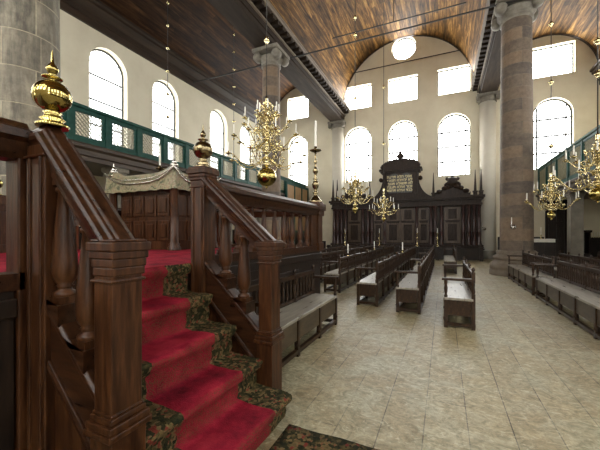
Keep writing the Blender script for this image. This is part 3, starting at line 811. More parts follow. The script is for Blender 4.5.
m = MB(); g = 14; vs = []; fs = []
for i in range(g + 1):
    for j in range(g + 1):
        vs.append((-1.10 + 1.2 * i / g, .9 + 1.32 * j / g, .014 + .004 * math.sin(i * 1.3 + j)))
for i in range(g):
    for j in range(g): fs.append((i * (g + 1) + j, (i + 1) * (g + 1) + j, (i + 1) * (g + 1) + j + 1, i * (g + 1) + j + 1))
m.add(vs, fs, True)
o = m.build('floor_rug', M['rug'], loc=(-.5, 1.6, 0)); so = o.modifiers.new('thick', 'SOLIDIFY'); so.thickness = .01
tag(o, 'patterned green and red rug on the floorboards at the stair foot', 'rug')

# ------------------------------------------------------------------ reading desk with brocade
DX0, DX1, DY0, DY1 = -5.75, -4.2, 4.05, 5.05
dk = thing('reading_desk', 'panelled dark wooden reading desk under a brocade cloth on the platform', 'desk', ((DX0 + DX1) / 2, (DY0 + DY1) / 2, PH + .02))
m = MB(); m.box(DX0 + .1, DX1 - .1, DY0 + .08, DY1 - .08, PH + .02, 2.4)
m.build('desk_body', M['stairwood'], dk, world=True)
for c in range(4):
    for (z0, z1) in ((PH + .18, 1.74), (1.82, 2.2)):
        x = DX0 + .16 + c * .315; p = MB(); p.box(x, x + .26, DY0 + .055, DY0 + .08, z0, z1); p.box(x + .05, x + .21, DY0 + .035, DY0 + .055, z0 + .06, z1 - .06)
        p.build('desk_panel', M['stairwood'], dk, world=True, bevel=.008)
for c in range(3):
    for (z0, z1) in ((PH + .18, 1.74), (1.82, 2.2)):
        y = DY0 + .14 + c * .26; p = MB(); p.box(DX1 - .1, DX1 - .075, y, y + .2, z0, z1); p.build('desk_panel', M['stairwood'], dk, world=True, bevel=.008)
for (x, y) in ((DX0, DY0), (DX1, DY0), (DX1, DY1), (DX0, DY1)):
    m = MB(); m.lathe([(.11, 0), (.11, .05), (.085, .08), (.095, .11), (.07, .13), (.07, .6), (.062, 1.36), (.08, 1.38)], 16, (x, y, PH + .02))
    q = m.build('corner_column', M['stairwood'], dk, world=True)
    f = MB(); f.lathe([(.062, 0), (.07, .015), (.035, .03), (.055, .055), (.068, .08), (.055, .105), (.03, .12), (.045, .135), (.02, .15), (.014, .2), (.003, .25)], 16, (x, y, PH + .02 + 1.38))
    f.build('silver_finial', M['silver'], q, world=True)

def drape():
    """cloth over the desk: hangs from the four posts and sags between them"""
    m = MB(); peri = []; n1, n2 = 44, 28
    o_ = .075
    cs = [(DX0 - o_, DY0 - o_), (DX1 + o_, DY0 - o_), (DX1 + o_, DY1 + o_), (DX0 - o_, DY1 + o_)]
    for (a, b, n) in ((0, 1, n1), (1, 2, n2), (2, 3, n1), (3, 0, n2)):
        for k in range(n):
            s = k / n; peri.append((cs[a][0] + (cs[b][0] - cs[a][0]) * s, cs[a][1] + (cs[b][1] - cs[a][1]) * s, s, a))
    rows = 9; vs = []; fs = []; n = len(peri); cx, cy = (DX0 + DX1) / 2, (DY0 + DY1) / 2
    def top(s): return 2.55 + .16 * abs(2 * s - 1) ** 5
    for j in range(rows):
        t = j / (rows - 1)
        for (x, y, s, a) in peri:
            zt = top(s); zb = 2.265
            fold = .028 * math.sin(s * 2 * PI * 9) * (.25 + .9 * abs(2 * s - 1) ** 4) * t
            out = 1 + (.01 + fold + .04 * t * abs(2 * s - 1) ** 6)
            k = .93 + .07 * min(1, t * 3)
            vs.append((cx + (x - cx) * out * k, cy + (y - cy) * out * k, zt + (zb - zt) * t + (.02 if j == 0 else 0) + .008 * math.sin(s * 40) * t))
    for j in range(rows - 1):
        for i in range(n):
            i2 = (i + 1) % n; fs.append((j * n + i, j * n + i2, (j + 1) * n + i2, (j + 1) * n + i))
    o0 = len(vs)
    # sagging top: two inner rings
    for ring, (k, dz) in enumerate(((.62, -.03), (.25, -.05))):
        for (x, y, s, a) in peri:
            zt = top(s); zt = 2.55 + (zt - 2.55) * (k * .6)
            vs.append((cx + (x - cx) * k, cy + (y - cy) * k, zt + dz))
    for i in range(n):
        i2 = (i + 1) % n
        fs.append((i, i2, o0 + i2, o0 + i)); fs.append((o0 + i, o0 + i2, o0 + n + i2, o0 + n + i))
    fs.append(tuple(o0 + n + i for i in range(n)))
    m.add(vs, fs, True)
    t = thing('brocade_cloth', 'floral green and silver brocade cloth hung over the reading desk', 'cloth', (cx, cy, 2.265))
    m.build('cloth', M['brocade'], t, world=True)
    # silver braid swags on the two visible sides
    for (a0, a1, fx) in ((cs[0], cs[1], 0), (cs[1], cs[2], 1)):
        for dz, w in ((0, .012), (.075, .008)):
            pts = []
            for k in range(25):
                s = k / 24
                x = a0[0] + (a1[0] - a0[0]) * s; y = a0[1] + (a1[1] - a0[1]) * s
                x = cx + (x - cx) * 1.035; y = cy + (y - cy) * 1.055
                pts.append((x, y, 2.40 + dz * .9 + .24 * abs(2 * s - 1) ** 3 * (.75 if dz else 1)))
            MB().tube(pts, w, 6).build('silver_braid', M['silver'], t, world=True)
drape()

# reddish lit panel bench on the platform, behind the desk
bn = thing('platform_bench', 'reddish panelled bench on the platform between desk and railing', 'bench', (-4.7, 5.2, PH + .02))
m = MB(); m.box(-5.3, -4.1, 5.18, 5.3, PH + .02, PH + .45); m.build('seat', M['redwood'], bn, world=True, bevel=.006)
m = MB(); m.box(-5.3, -4.1, 5.28, 5.33, PH + .45, 1.95)
for x in (-5.2, -4.85, -4.5): m.box(x, x + .3, 5.255, 5.28, PH + .52, 1.88)
m.build('backrest', M['redwood'], bn, world=True, bevel=.006)

# ------------------------------------------------------------------ tall candlesticks on the platform corners
def candlestick_tall(loc, label):
    t = thing('corner_candlestick', label, 'candlestick', loc, group='tall candlesticks on the platform corners')
    m = MB(); m.lathe([(.12, 0), (.125, .02), (.11, .04), (.08, .07), (.05, .12), (.035, .15), (.06, .18), (.035, .2), (.03, .24), (.055, .28), (.068, .33), (.055, .38), (.03, .41), (.05, .43), (.028, .46),
                            (.026, .52), (.048, .56), (.052, .6), (.03, .64), (.022, .66), (.022, .72), (.04, .75), (.022, .78), (.018, .9), (.03, .92)], 20)
    m.build('stem', M['bronze'], t)
    MB().lathe([(.012, .92), (.06, .93), (.105, .95), (.11, .962), (.03, .965), (.03, 1.02), (.024, 1.03)], 20).build('drip_pan', M['bronze'], t)
    MB().lathe([(.021, 1.02), (.021, 1.48), (.017, 1.5), (.002, 1.505)], 12).build('candle', M['wax'], t)
candlestick_tall((PX1 - .07, PY1 - .07, RZ + .05), 'tall brass candlestick with white candle on the right platform corner')
candlestick_tall((PX0 + .07, PY1 - .07, RZ + .05), 'white candle on the far platform corner behind the brocade cloth')

# ------------------------------------------------------------------ benches
def turned_post(h, r=.03):
    m = MB(); m.cbox(0, 0, 0, .56, .055); m.lathe([(r * .8, .56), (r, .6), (r * .7, .66), (r * .9, .72), (r * .7, .74)], 10); m.cbox(0, 0, .74, h - .1, .052)
    m.lathe([(r * .5, h - .1), (r * .9, h - .085), (r * .45, h - .07), (r * .9, h - .05), (r * .95, h - .035), (r * .6, h - .015), (r * .1, h)], 10)
    return m
POST = turned_post(.98).mesh('back_post', M['benchwood'])
LEG = MB().cbox(0, 0, 0, .44, .055).lathe([(.036, .12), (.04, .14), (.03, .17)], 8).mesh('leg', M['benchwood'])
SPIN = MB().lathe([(.013, 0), (.02, .02), (.013, .04), (.024, .12), (.017, .2), (.012, .26), (.019, .28), (.012, .30)], 7).mesh('spindle', M['benchwood'])
ARMP = MB().lathe([(.026, 0), (.028, .03), (.018, .05), (.026, .1), (.03, .15), (.02, .2), (.026, .24), (.024, .275)], 10).mesh('arm_post', M['benchwood'])
def bench_proto(L, arms=(True, True)):
    """runs along +Y from its near end, back at x = 0, sitter faces -X"""
    t = bpy.data.objects.new('wooden_bench', None); COL.objects.link(t)
    D = .42
    MB().box(-D, .0, 0, L, .445, .485).build('seat', M['seatwood'], t, bevel=.006)
    m = MB(); m.box(-D + .02, -D + .045, .02, L - .02, .2, .445); m.box(-.06, -.035, .02, L - .02, .2, .445); 
    for q in (.018, L - .045): MB().box(-D + .02, -.035, q, q + .027, .2, .445).build('end_panel', M['benchwood'], t)
    m.build('seat_box', M['seatside'], t)
    n = max(2, int(round(L / .85)) + 1)
    for i in range(n):
        y = .03 + (L - .06) * i / (n - 1)
        inst('leg', LEG, t, (-D + .03, y, 0)); inst('back_post', POST, t, (.0, y, 0))
    m = MB(); m.box(-.02, .02, 0, L, .835, .875); m.box(-.026, .026, 0, L, .875, .895); m.build('top_rail', M['benchwood'], t)
    MB().box(-.018, .018, 0, L, .50, .54).build('lower_rail', M['benchwood'], t)
    k = int(L / .115)
    for i in range(k):
        y = .09 + (L - .18) * i / (k - 1)
        inst('spindle', SPIN, t, (0, y, .538))
    m = MB(); m.box(-D + .005, -D + .055, 0, L, .035, .085); m.box(-.03, .03, 0, L, .035, .085); m.box(-D + .03, 0, .005, .05, .035, .085); m.box(-D + .03, 0, L - .05, L - .005, .035, .085)
    m.build('foot_rail', M['benchwood'], t)
    for i, a in enumerate(arms):
        if not a: continue
        y = .035 if i == 0 else L - .035
        MB().box(-D - .03, 0, y - .03, y + .03, .755, .795).build('armrest', M['benchwood'], t, bevel=.008)
        inst('arm_post', ARMP, t, (-D + .03, y, .482))
    return t
proto = {}
def bench(L, x, y, label, group, rz=0, arms=(True, True)):
    key = (L, arms)
    if key not in proto: o = proto[key] = bench_proto(L, arms)
    else: o = copy_tree(proto[key])
    o.location = (x, y, 0); o.rotation_euler = (0, 0, rz)
    return tag(o, label, 'bench', group)
G1 = 'spindle-back benches in rows across the nave'; G2 = 'benches along the right side of the aisle'
bench(2.3, -2.03, 5.06, 'dark spindle-back bench standing against the platform front', 'bench at the platform', PI)
bench(2.6, .42, 5.6, 'wooden bench nearest the clear floor, its end and pale seat facing us', G1)
bench(3.4, .42, 13.2, 'far wooden bench in the aisle-side row, close to the ark railing', G1, arms=(False, True))
ROWS = [(-.42, 6.3, 'second row from the open floor'), (-1.26, 6.6, 'third row from the open floor'), (-2.42, 7.75, 'fourth row, right of the platform corner'), (-3.45, 8.4, 'fifth row, beyond the platform'), (-4.5, 8.4, 'sixth row, farthest left')]
POSN = ['nearest bench', 'middle bench', 'farthest bench']
for x, y0, nm in ROWS:
    for k in range(3):
        bench(3.1, x, y0 + k * 3.25, '%s with spindle back in the %s' % (POSN[k], nm), G1)
bench(3.2, 2.38, 9.38, 'low bench with pale seat against the foot of the brown column', G2)
bench(4.0, 2.38, 5.05, 'long spindle-back bench at the right edge, pale seat facing the floor', G2)
bench(3.2, 3.35, 9.38, 'spindle-back bench directly behind the one at the column foot', G2)
bench(4.0, 3.35, 5.05, 'spindle-back bench directly behind the long right-edge bench', G2)
bench(3.2, 4.3, 9.38, 'rearmost right-hand bench, far one, beneath the gallery edge', G2)
bench(4.0, 4.3, 5.05, 'rearmost right-hand bench, near one, beneath the gallery edge', G2)

def small_candle(x, y, z, label):
    t = thing('bench_candlestick', label, 'candlestick', (x, y, z), group='candles standing on bench backs')
    MB().lathe([(.04, 0), (.042, .01), (.018, .02), (.018, .05), (.028, .06), (.02, .075)], 12).build('holder', M['brass'], t)
    MB().lathe([(.016, .06), (.016, .32), (.002, .33)], 10).build('candle', M['wax'], t)
small_candle(-2.42, 8.55, .895, 'white candle on the back rail of the fourth bench row')
small_candle(-1.26, 11.1, .895, 'white candle on the back rail of the third bench row')
small_candle(-2.42, 12.2, .895, 'small white candle far along the fourth bench row')

# ------------------------------------------------------------------ ark cabinet
AY = 20.9; AC = -2.53; AB = 21.7
ark = thing('ark_cabinet', 'huge dark carved wooden ark with columns and gilded tablets at the far wall', 'ark', (AC, (AY + AB) / 2, 0))
def A(m, name, mat, bevel=0, parent=None): return m.build(name, M[mat], parent or ark, world=True, bevel=bevel)
m = MB(); m.box(AC - 4.55, AC + 4.55, AY - .02, AB, 0, .75); m.box(AC - 4.6, AC + 4.6, AY - .08, AB, .75, .87); m.box(AC - 4.6, AC + 4.6, AY - .06, AB, 0, .15); A(m, 'plinth', 'arkwood')
m = MB(); m.box(AC - 4.4, AC + 4.4, AY + .28, AB, .87, 3.2); A(m, 'carcase', 'arkwood')
# entablature with projecting bays
m = MB()
for (a, b, dy) in ((-4.55, 4.55, 0), (-4.55, -3.45, -.08), (3.45, 4.55, -.08), (-2.5, -1.72, -.08), (1.72, 2.5, -.08), (-1.2, 1.2, -.06)):
    m.box(AC + a, AC + b, AY + dy, AB, 3.2, 3.32); m.box(AC + a + .04, AC + b - .04, AY + .05 + dy, AB, 3.32, 3.52); m.box(AC + a - .05, AC + b + .05, AY - .07 + dy, AB, 3.52, 3.62); m.box(AC + a - .12, AC + b + .12, AY - .16 + dy, AB, 3.62, 3.76)
A(m, 'cornice', 'arkwood')
cp = [(.13, .87), (.13, .95), (.10, 1.0), (.115, 1.05), (.088, 1.1), (.088, 1.6), (.095, 1.62), (.095, 1.68), (.085, 1.7), (.072, 3.0), (.085, 3.03), (.075, 3.06), (.12, 3.14), (.12, 3.2)]
colm = MB().lathe(cp, 14).mesh('ark_column', M['arkcol'])
for x in (.98, 1.8, 2.05, 2.4, 3.58, 3.88, 4.15, 4.4):
    for s in (-1, 1): inst('ark_column', colm, ark, (s * x, AY + .13 - (AY + AB) / 2, 0))
def ark_door(x0, x1, mat='arkpanel'):
    m = MB(); y = AY + .28
    m.box(AC + x0, AC + x1, y - .04, y, .95, 3.12); w = x1 - x0
    d = A(m, 'door', mat)
    q = MB(); q.box(AC + x0 + .06, AC + x1 - .06, y - .075, y - .04, 2.2, 2.28); q.box(AC + x0 + .02, AC + x1 - .02, y - .1, y - .04, 2.28, 2.34)
    q.box(AC + x0 + w * .25, AC + x1 - w * .25, y - .07, y - .04, 2.42, 3.02); q.box(AC + x0 + w * .31, AC + x1 - w * .31, y - .09, y - .07, 2.5, 2.94)
    q.box(AC + x0 + w * .22, AC + x1 - w * .22, y - .07, y - .04, 1.1, 2.1); q.box(AC + x0 + w * .3, AC + x1 - w * .3, y - .09, y - .07, 1.22, 1.98)
    A(q, 'door_panel', 'arkwood', .01, d)
for s in (-1, 1):
    for a, b in ((1.08, 1.7), (2.55, 3.45)):
        ark_door(*sorted((s * a, s * b)))
ark_door(-.9, -.01); ark_door(.01, .9)
# central upper storey
m = MB(); m.box(AC - 1.2, AC + 1.2, AY + .05, AB, 3.76, 4.05); m.box(AC - 1.08, AC + 1.08, AY + .1, AB, 4.05, 5.42)
for s in (-1, 1): m.cbox(AC + s * .95, AY + .08, 4.05, 5.42, .18, .14)
m.box(AC - 1.2, AC + 1.2, AY, AB, 5.42, 5.54); m.box(AC - 1.3, AC + 1.3, AY - .08, AB, 5.54, 5.66)
A(m, 'upper_cabinet', 'arkwood')
arc = [(AC - 1.28, 5.66)] + [(AC + 1.15 * math.cos(PI - PI * k / 18), 5.70 + .48 * math.sin(PI * k / 18)) for k in range(19)] + [(AC + 1.28, 5.66)]
m = MB(); m.prism(arc, 'Y', AY - .06, AB - .2)
for k in range(1, 18):
    a = PI - PI * k / 18; m.lathe([(.02, -.1), (.09, -.05), (.1, 0), (.09, .05), (.02, .1)], 8, (AC + 1.15 * math.cos(a), AY + .02, 5.72 + .48 * math.sin(a)))
A(m, 'pediment', 'arkwood')
def crest(cx, z0, w, h, y0, name='carved_crest'):
    """scrolled, leafy crest"""
    m = MB(); n = 30; poly = [(cx - w, z0)]
    for k in range(n + 1):
        s = -1 + 2 * k / n; env = h * (1 - abs(s) ** .9) * .5 + .13 * h
        poly.append((cx + w * s, z0 + env + .07 * h * math.cos(k * 2.1)))
    poly.append((cx + w, z0)); m.prism(poly, 'Y', y0, y0 + .16)
    for s, q in ((-.75, .25), (-.45, .42), (-.22, .5), (0, .60), (.22, .5), (.45, .42), (.75, .25)):
        m.lathe([(.03, -.12 * h), (.13 * h, -.08 * h), (.16 * h, 0), (.13 * h, .08 * h), (.03, .12 * h)], 9, (cx + s * w, y0 + .02, z0 + q * h))
    m.lathe([(.1 * h, -.2 * h), (.22 * h, -.12 * h), (.3 * h, .0 * h), (.24 * h, .1 * h), (.29 * h, .17 * h), (.2 * h, .26 * h), (.07 * h, .3 * h), (.09 * h, .34 * h), (.02, .4 * h)], 12, (cx, y0 + .08, z0 + .70 * h))
    for q in (-1, 1):
        m.lathe([(.02, -.12 * h), (.1 * h, -.06 * h), (.11 * h, .02 * h), (.02, .12 * h)], 8, (cx + q * .3 * h, y0 + .05, z0 + .62 * h)); m.lathe([(.02, -.1 * h), (.08 * h, -.04 * h), (.09 * h, .02 * h), (.02, .1 * h)], 8, (cx + q * .26 * h, y0 + .05, z0 + .92 * h))
    A(m, name, 'arkwood')
crest(AC + 3.0, 3.76, .95, 1.12, AY - .02); crest(AC - 3.0, 3.76, .95, 1.12, AY - .02)
m = MB(); m.lathe([(.14, 0), (.2, .08), (.12, .16), (.24, .26), (.26, .34), (.16, .44), (.08, .5), (.12, .56), (.02, .68)], 14, (AC, AY + .15, 6.14)); 
for s in (-1, 1): m.lathe([(.05, 0), (.15, .06), (.15, .14), (.05, .22)], 10, (AC + s * .3, AY + .15, 6.1))
A(m, 'crown_ornament', 'arkwood')
# volutes beside the upper storey
for s in (-1, 1):
    poly = [(1.08, 3.76), (2.15, 3.76)]
    for k in range(13):
        a = k / 12; poly.append((2.15 - 1.07 * math.sin(a * PI / 2) ** .8 if k else 2.15, 3.78 + 1.4 * (1 - math.cos(a * PI / 2)) ** .9))
    m = MB(); m.prism([(AC + s * u, w) for u, w in poly], 'Y', AY + .08, AY + .26)
    for (u, w, r) in ((2.1, 3.88, .15), (1.2, 5.0, .13)):
        m.lathe([(.02, -.14), (r, -.12), (r, .12), (.02, .14)], 12)
        n0 = len(m.v) - 48 - 24
        for i in range(n0, len(m.v)):
            x, y, z = m.v[i]; m.v[i] = (AC + s * u + x, AY + .17 + z, w + y)
    A(m, 'volute', 'arkwood')
ob = MB(); ob.cbox(0, 0, 0, .2, .2); ob.cbox(0, 0, .2, .26, .26)
ob.add([(-.07, -.07, .26), (.07, -.07, .26), (.07, .07, .26), (-.07, .07, .26), (-.015, -.015, 1.5), (.015, -.015, 1.5), (.015, .015, 1.5), (-.015, .015, 1.5)], [(0, 1, 5, 4), (1, 2, 6, 5), (2, 3, 7, 6), (3, 0, 4, 7), (4, 5, 6, 7)])
obm = ob.mesh('obelisk', M['arkwood'])
for x in (1.95, 4.2, 4.5):
    for s in (-1, 1): inst('obelisk', obm, ark, (s * x, AY + .2 - (AY + AB) / 2, 3.76))
# the two tablets with gilded Hebrew lines
LINES = (('אנכי ה׳', 'לא יהיה', 'לא תשא', 'זכור את', 'כבד את'), ('לא תרצח', 'לא תנאף', 'לא תגנב', 'לא תענה', 'לא תחמד'))
for col, cx in ((0, AC + .37), (1, AC - .37)):
    m = MB(); m.prism(arch_outline(cx, .70, 4.12, 5.02, 12), 'Y', AY + .05, AY + .1)
    tb = A(m, 'tablet', 'tablet')
    for r, txt in enumerate(LINES[col]):
        cu = bpy.data.curves.new('line', 'FONT'); cu.body = txt[::-1]; cu.align_x = 'CENTER'; cu.align_y = 'CENTER'; cu.size = .235; cu.extrude = .006; cu.offset = .004
        tmp = bpy.data.objects.new('line', cu); COL.objects.link(tmp)
        dg = bpy.context.evaluated_depsgraph_get(); dg.update(); me = bpy.data.meshes.new_from_object(tmp.evaluated_get(dg))
        bpy.data.objects.remove(tmp); bpy.data.curves.remove(cu)
        me.transform(Matrix.Translation((cx - ark.location.x, AY + .045 - ark.location.y, 5.14 - r * .215)) @ Matrix.Rotation(PI / 2, 4, 'X'))
        me.materials.clear(); me.materials.append(M['gold'])
        # one part per word: split at the widest gap
        bm = bmesh.new(); bm.from_mesh(me); xs = sorted((min(v.co.x for v in f.verts), max(v.co.x for v in f.verts)) for f in bm.faces)
        reach, best, cut = xs[0][1], 0, None
        for a_, b_ in xs[1:]:
            if a_ - reach > best: best, cut = a_ - reach, (a_ + reach) / 2
            reach = max(reach, b_)
        bm.free()
        for side in (0, 1):
            if cut is None: continue
            bm = bmesh.new(); bm.from_mesh(me)
            bmesh.ops.delete(bm, geom=[v for v in bm.verts if (v.co.x > cut) == bool(side)], context='VERTS')
            if len(bm.faces):
                m2 = bpy.data.meshes.new('gilded_word'); bm.to_mesh(m2); m2.materials.append(M['gold']); inst('gilded_word', m2, tb)
            bm.free()

# low panelled railing in front of the ark
ar = thing('ark_railing', 'low dark panelled railing in front of the ark', 'railing', (AC, 19.9, 0))
m = MB(); m.box(AC - 4.5, AC + 4.5, 19.87, 19.93, .05, .62); A(m, 'panel', 'darkwood', 0, ar)
m = MB(); m.box(AC - 4.55, AC + 4.55, 19.82, 19.98, .62, .70); A(m, 'top_rail', 'darkwood', 0, ar)
for k in range(9):
    x = AC - 4.4 + 1.1 * k; m = MB(); m.cbox(x, 19.9, 0, .74, .18, .2); m.cbox(x, 19.9, .74, .78, .24, .26); A(m, 'post', 'darkwood', 0, ar)
ck = None
CL = ['far left', 'left of the ark centre', 'right of the ark centre', 'far right']
for i, k in enumerate((1, 3, 5, 6)):
    x = AC - 4.4 + 1.1 * k
    t = thing('ark_candlestick', ['tall brass candlestick on the ark railing, leftmost of four', 'tall brass candlestick on the ark railing, second from left', 'tall brass candlestick on the ark railing, third from left', 'tall brass candlestick on the ark railing, rightmost of four'][i], 'candlestick', (x, 19.9, .78), group='brass candlesticks on the ark railing')
    MB().lathe([(.10, 0), (.105, .02), (.06, .06), (.03, .1), (.045, .14), (.025, .18), (.022, .34), (.05, .42), (.03, .5), (.02, .56), (.02, .72), (.06, .75), (.062, .765), (.02, .78)], 14).build('stem', M['brass'], t)
    MB().lathe([(.018, .77), (.018, 1.05), (.002, 1.06)], 8).build('candle', M['wax'], t)

# ------------------------------------------------------------------ chandeliers
def arm_set(r, drop, rise):
    """one S-curved arm along +X with its drip pan and candle (pan at height rise above the root)"""
    pts = []
    for k in range(15):
        s = k / 14
        x = .05 + (r - .05) * (s ** .9)
        z = -drop * math.sin(PI * min(1, s * 1.15)) * (1.1 - s * .3) + rise * s ** 3
        pts.append((x, 0, z))
    m = MB().tube(pts, .0135, 6, taper=.75)
    # curl ornament
    c = [(r * .42 + .07 * math.cos(a) * (1 - a / 11), 0, -drop * .45 + .08 * math.sin(a) * (1 - a / 11) + .02) for a in [i * .55 for i in range(15)]]
    m.tube(c, .009, 5)
    ze = pts[-1][2]
    pan = MB().lathe([(.012, -.03), (.018, -.012), (.06, .0), (.068, .012), (.02, .014), (.02, .05), (.016, .052)], 12, (r, 0, ze))
    can = MB().lathe([(.0135, .04), (.0135, .24), (.002, .25)], 8, (r, 0, ze))
    return m.mesh('arm', M['brass']), pan.mesh('drip_pan', M['brass']), can.mesh('candle', M['wax'])

def chandelier(label, loc, ztop, tiers, H, rb, group, balls):
    t = thing('chandelier', label, 'chandelier', loc, group=group)
    b = rb
    MB().lathe([(.004, 0), (.02, .02), (.03, .035), (.015, .05), (.05, .06)] + [(b * math.cos(a), .05 + b + b * math.sin(a)) for a in [-1.2 + 2.4 * i / 16 for i in range(17)]] + [(.03, .06 + 2 * b)], 28).build('ball', M['brassball'], t)
    z = .05 + 2 * b; prof = [(.03, z)]; k = 0
    while z < H - .22:
        big = .085 if k % 2 == 0 else .055
        prof += [(.035, z + .01), (big * .8, z + .03), (big, z + .06), (big * .75, z + .09), (.03, z + .115), (.045, z + .125), (.028, z + .135)]; z += .14; k += 1
    prof += [(.03, z), (.05, z + .04), (.03, z + .08), (.04, z + .12), (.012, z + .18), (.012, H)]
    MB().lathe(prof, 16).build('stem', M['brass'], t)
    for (zt, r, n, drop, rise, ph) in tiers:
        am, pm, cm = arm_set(r, drop, rise)
        for i in range(n):
            a = inst('arm', am, t, (0, 0, zt), ph + 2 * PI * i / n)
            inst('drip_pan', pm, a); inst('candle', cm, a)
        # ring of scrolls between the arms
        s = MB()
        for i in range(n):
            q = ph + 2 * PI * (i + .5) / n; ca, sa = math.cos(q), math.sin(q)
            c = [(.06 + r * .30 * u, zz) for u, zz in [(0, 0), (.3, .1), (.7, .12), (1.0, .02), (.95, -.1), (.7, -.13), (.55, -.04), (.7, .02)]]
            s.tube([(u * ca, u * sa, zt + .12 + w) for u, w in c], .011, 5)
            s.lathe([(.01, 0), (.026, .015), (.014, .035), (.024, .05), (.004, .075)], 8, ((.06 + r * .3) * ca, (.06 + r * .3) * sa, zt + .2))
        s.build('scroll_ring', M['brass'], t)
    MB().tube([(0, 0, H - .02), (0, 0, ztop - loc[2])], .012, 6).build('chain', M['chain'], t)
    for zb in balls:
        MB().lathe([(.01, -.09), (.03, -.075), (.02, -.06), (.055, -.03), (.065, 0), (.055, .03), (.02, .06), (.03, .075), (.01, .09)], 14, (0, 0, zb - loc[2])).build('chain_ball', M['brass'], t)
    return t
def zv(x):  # height of the vault above x
    if abs(x - NX) < NR: return SPR + math.sqrt(NR ** 2 - (x - NX) ** 2) + .03
    c, r = ((rx0 + rx1) / 2, (rx1 - rx0) / 2) if x > 0 else ((lx0 + lx1) / 2, (lx1 - lx0) / 2)
    return SPR + math.sqrt(max(r * r - (x - c) ** 2, .01)) + .03
GC = 'brass chandeliers of the hall'
chandelier('largest brass chandelier with a big ball, hanging above the platform railing', (-3.58, 6.1, 2.5), zv(-3.58),
           [(.70, .86, 8, .24, -.02, .15), (1.04, .72, 8, .18, .06, .0), (1.36, .52, 8, .14, .10, .25), (1.62, .24, 6, .08, .04, .1)], 2.05, .215, GC, (5.8, 7.6, 9.4))
chandelier('brass chandelier hanging before the left half of the ark', (-2.8, 10.8, 2.2), zv(-2.8),
           [(.50, .60, 8, .16, .06, .3), (.82, .45, 8, .13, .04, .0), (1.08, .26, 6, .08, .04, .2)], 1.5, .10, GC, (6.2, 8.4, 9.0))
chandelier('smaller brass chandelier hanging before the gilded tablets of the ark', (-2.42, 14.3, 2.02), zv(-2.42),
           [(.46, .62, 8, .15, .08, .1), (.78, .42, 6, .11, .06, .4)], 1.45, .09, GC, (5.5, 8.0))
chandelier('brass chandelier hanging just right of the brown stone column', (2.84, 11.4, 1.9), 9.52,
           [(.46, .62, 8, .17, .10, .2), (.80, .42, 6, .12, .06, .5)], 1.35, .10, GC, (4.05, 5.9, 7.6))
chandelier('brass chandelier cut by the right edge in front of the gallery', (2.98, 8.75, 2.15), 9.9,
           [(.48, .78, 8, .19, .12, .1), (.90, .52, 8, .13, .08, .45)], 1.5, .15, GC, (4.9, 5.6))

# two bare hanging chains in the left aisle
for (x, y, zb, label) in ((-10.1, 13.8, 4.4, 'hanging chain with small brass balls left of the largest chandelier'), (-10.1, 9.4, 5.0, 'hanging chain with small brass balls before the second left window')):
    zt = zv(x)
    t = thing('hanging_chain', label, 'chain', (x, y, zb), group='bare hanging chains in the left aisle')
    MB().tube([(0, 0, .1), (0, 0, zt - zb)], .013, 6).build('chain', M['chain'], t)
    k = 1.2
    while k < zt - zb - .3:
        MB().lathe([(.02, -.06), (.06, -.03), (.07, 0), (.06, .03), (.02, .06)], 12, (0, 0, k)).build('chain_ball', M['brass'], t); k += .92
    MB().lathe([(.03, -.06), (.16, -.04), (.2, 0), (.1, .06)], 16, (0, 0, zt - zb - .06)).build('ceiling_rosette', M['brass'], t)
    MB().tube([(.0, 0, .12), (.05, 0, .06), (.04, 0, 0), (-.03, 0, .01), (-.04, 0, .05)], .012, 6).build('hook', M['iron'], t)

# ------------------------------------------------------------------ wall sconces and the furniture under the right gallery
def sconce(loc, rz, label):
    t = thing('wall_sconce', label, 'sconce', loc, rz, group='silvery wall sconces')
    m = MB(); m.lathe([(.02, -.015), (.085, -.01), (.09, .005), (.04, .02), (.03, .035)], 18)
    m.v = [(z, y, x) for x, y, z in m.v]; m.build('back_plate', M['silver'], t)
    MB().tube([(.02, 0, 0), (.15, 0, -.08), (.28, 0, -.06), (.32, 0, .06)], .012, 6).build('arm', M['silver'], t)
    MB().lathe([(.01, .06), (.06, .07), (.065, .085), (.018, .09), (.018, .12)], 12, (.32, 0, 0)).build('drip_pan', M['silver'], t)
    MB().lathe([(.014, .1), (.014, .32), (.002, .33)], 8, (.32, 0, 0)).build('candle', M['wax'], t)
a = math.atan2(-1, -.35)
sconce((AXR + .517 * math.cos(a), 13.85 + .517 * math.sin(a), 1.75), a, 'small silvery candle sconce fixed on the brown stone column')
sconce((AXR + .45 * math.cos(-2.0), YB - .03 + .45 * math.sin(-2.0), 1.8), -2.0, 'small silvery candle sconce on the white pilaster right of the ark')

pw = thing('wall_pew', 'tall dark wooden pew with flat cornice against the end wall under the right gallery', 'pew', (6.7, 21.8, 0))
m = MB(); m.box(6.38, 7.02, 21.35, 22.1, 0, .48); m.build('seat', M['darkwood'], pw, world=True)
m = MB(); m.box(6.36, 7.04, 21.98, 22.1, .48, 1.58)
for k in range(2): m.box(6.42 + k * .3, 6.68 + k * .3, 21.95, 21.98, .6, 1.45)
m.build('backrest', M['darkwood'], pw, world=True)
m = MB(); m.box(6.28, 7.1, 21.5, 22.12, 1.58, 1.70); m.build('cornice', M['darkwood'], pw, world=True)
for x in (6.4, 6.95): m = MB(); m.box(x, x + .06, 21.4, 22.0, .48, 1.58); m.build('side_panel', M['darkwood'], pw, world=True)
cb = thing('side_cabinet', 'low dark cabinet with a white lace runner beside the right gallery pier', 'cabinet', (4.2, 18.3, 0))
m = MB(); m.box(3.7, 4.7, 17.9, 18.7, 0, 1.2); m.box(3.66, 4.74, 17.86, 18.74, 1.2, 1.26); m.build('body', M['darkwood'], cb, world=True)
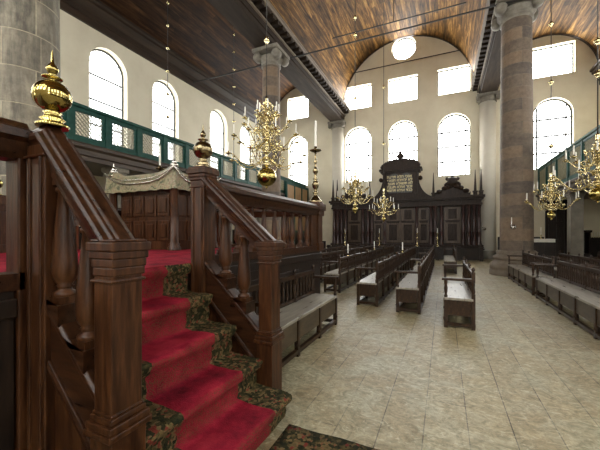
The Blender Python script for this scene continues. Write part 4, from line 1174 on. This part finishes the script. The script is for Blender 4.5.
for x in (3.78, 4.22): m = MB(); m.box(x, x + .4, 17.87, 17.9, .12, 1.1); m.build('door', M['darkwood'], cb, world=True, bevel=.008)
tag(MB().box(3.8, 4.6, 17.85, 18.6, 1.262, 1.272).box(3.8, 4.6, 17.846, 17.854, 1.12, 1.27).build('lace_runner', M['linen'], loc=(4.2, 18.3, 1.26)), 'white lace runner on top of the low dark cabinet', 'cloth')
t = thing('cabinet_candlestick', 'single white candle standing on the lace-covered cabinet', 'candlestick', (4.15, 18.2, 1.272))
MB().lathe([(.07, 0), (.075, .015), (.025, .04), (.025, .16), (.045, .18), (.02, .2)], 12).build('holder', M['brass'], t)
MB().lathe([(.022, .19), (.022, .55), (.003, .56)], 8).build('candle', M['wax'], t)
for k in range(6):
    t = thing('ledge_candle', 'thin white candle in the row on the wainscot ledge right of the pew', 'candle', (7.14 + k * .1, YB - .1, 1.3), group='white candles on the wainscot ledge')
    MB().lathe([(.045, 0), (.045, .015), (.015, .02), (.015, .05)], 10).build('holder', M['brass'], t)
    MB().lathe([(.018, .04), (.018, .3), (.003, .31)], 8).build('candle', M['wax'], t)

# ------------------------------------------------------------------ camera, world, view
cam = bpy.data.cameras.new('camera'); co = bpy.data.objects.new('camera', cam); COL.objects.link(co)
cam.sensor_width = 36; cam.lens = 36 * 317 / 600; cam.shift_y = .015; cam.clip_start = .05
co.location = (0, 0, 1.5); co.rotation_euler = (PI / 2, 0, math.radians(24.4)); SC.camera = co
w = bpy.data.worlds.new('world'); SC.world = w; w.use_nodes = True
w.node_tree.nodes['Background'].inputs[0].default_value = (.8, .9, 1, 1); w.node_tree.nodes['Background'].inputs[1].default_value = 1.0
SC.view_settings.view_transform = 'Standard'; SC.view_settings.look = 'None'; SC.view_settings.gamma = 1
SC.view_settings.use_curve_mapping = False; SC.view_settings.exposure = 0.3
SC.cycles.use_denoising = True
SC.cycles.max_bounces = 10; SC.cycles.diffuse_bounces = 6; SC.cycles.glossy_bounces = 4
SC.cycles.sample_clamp_indirect = 6.0
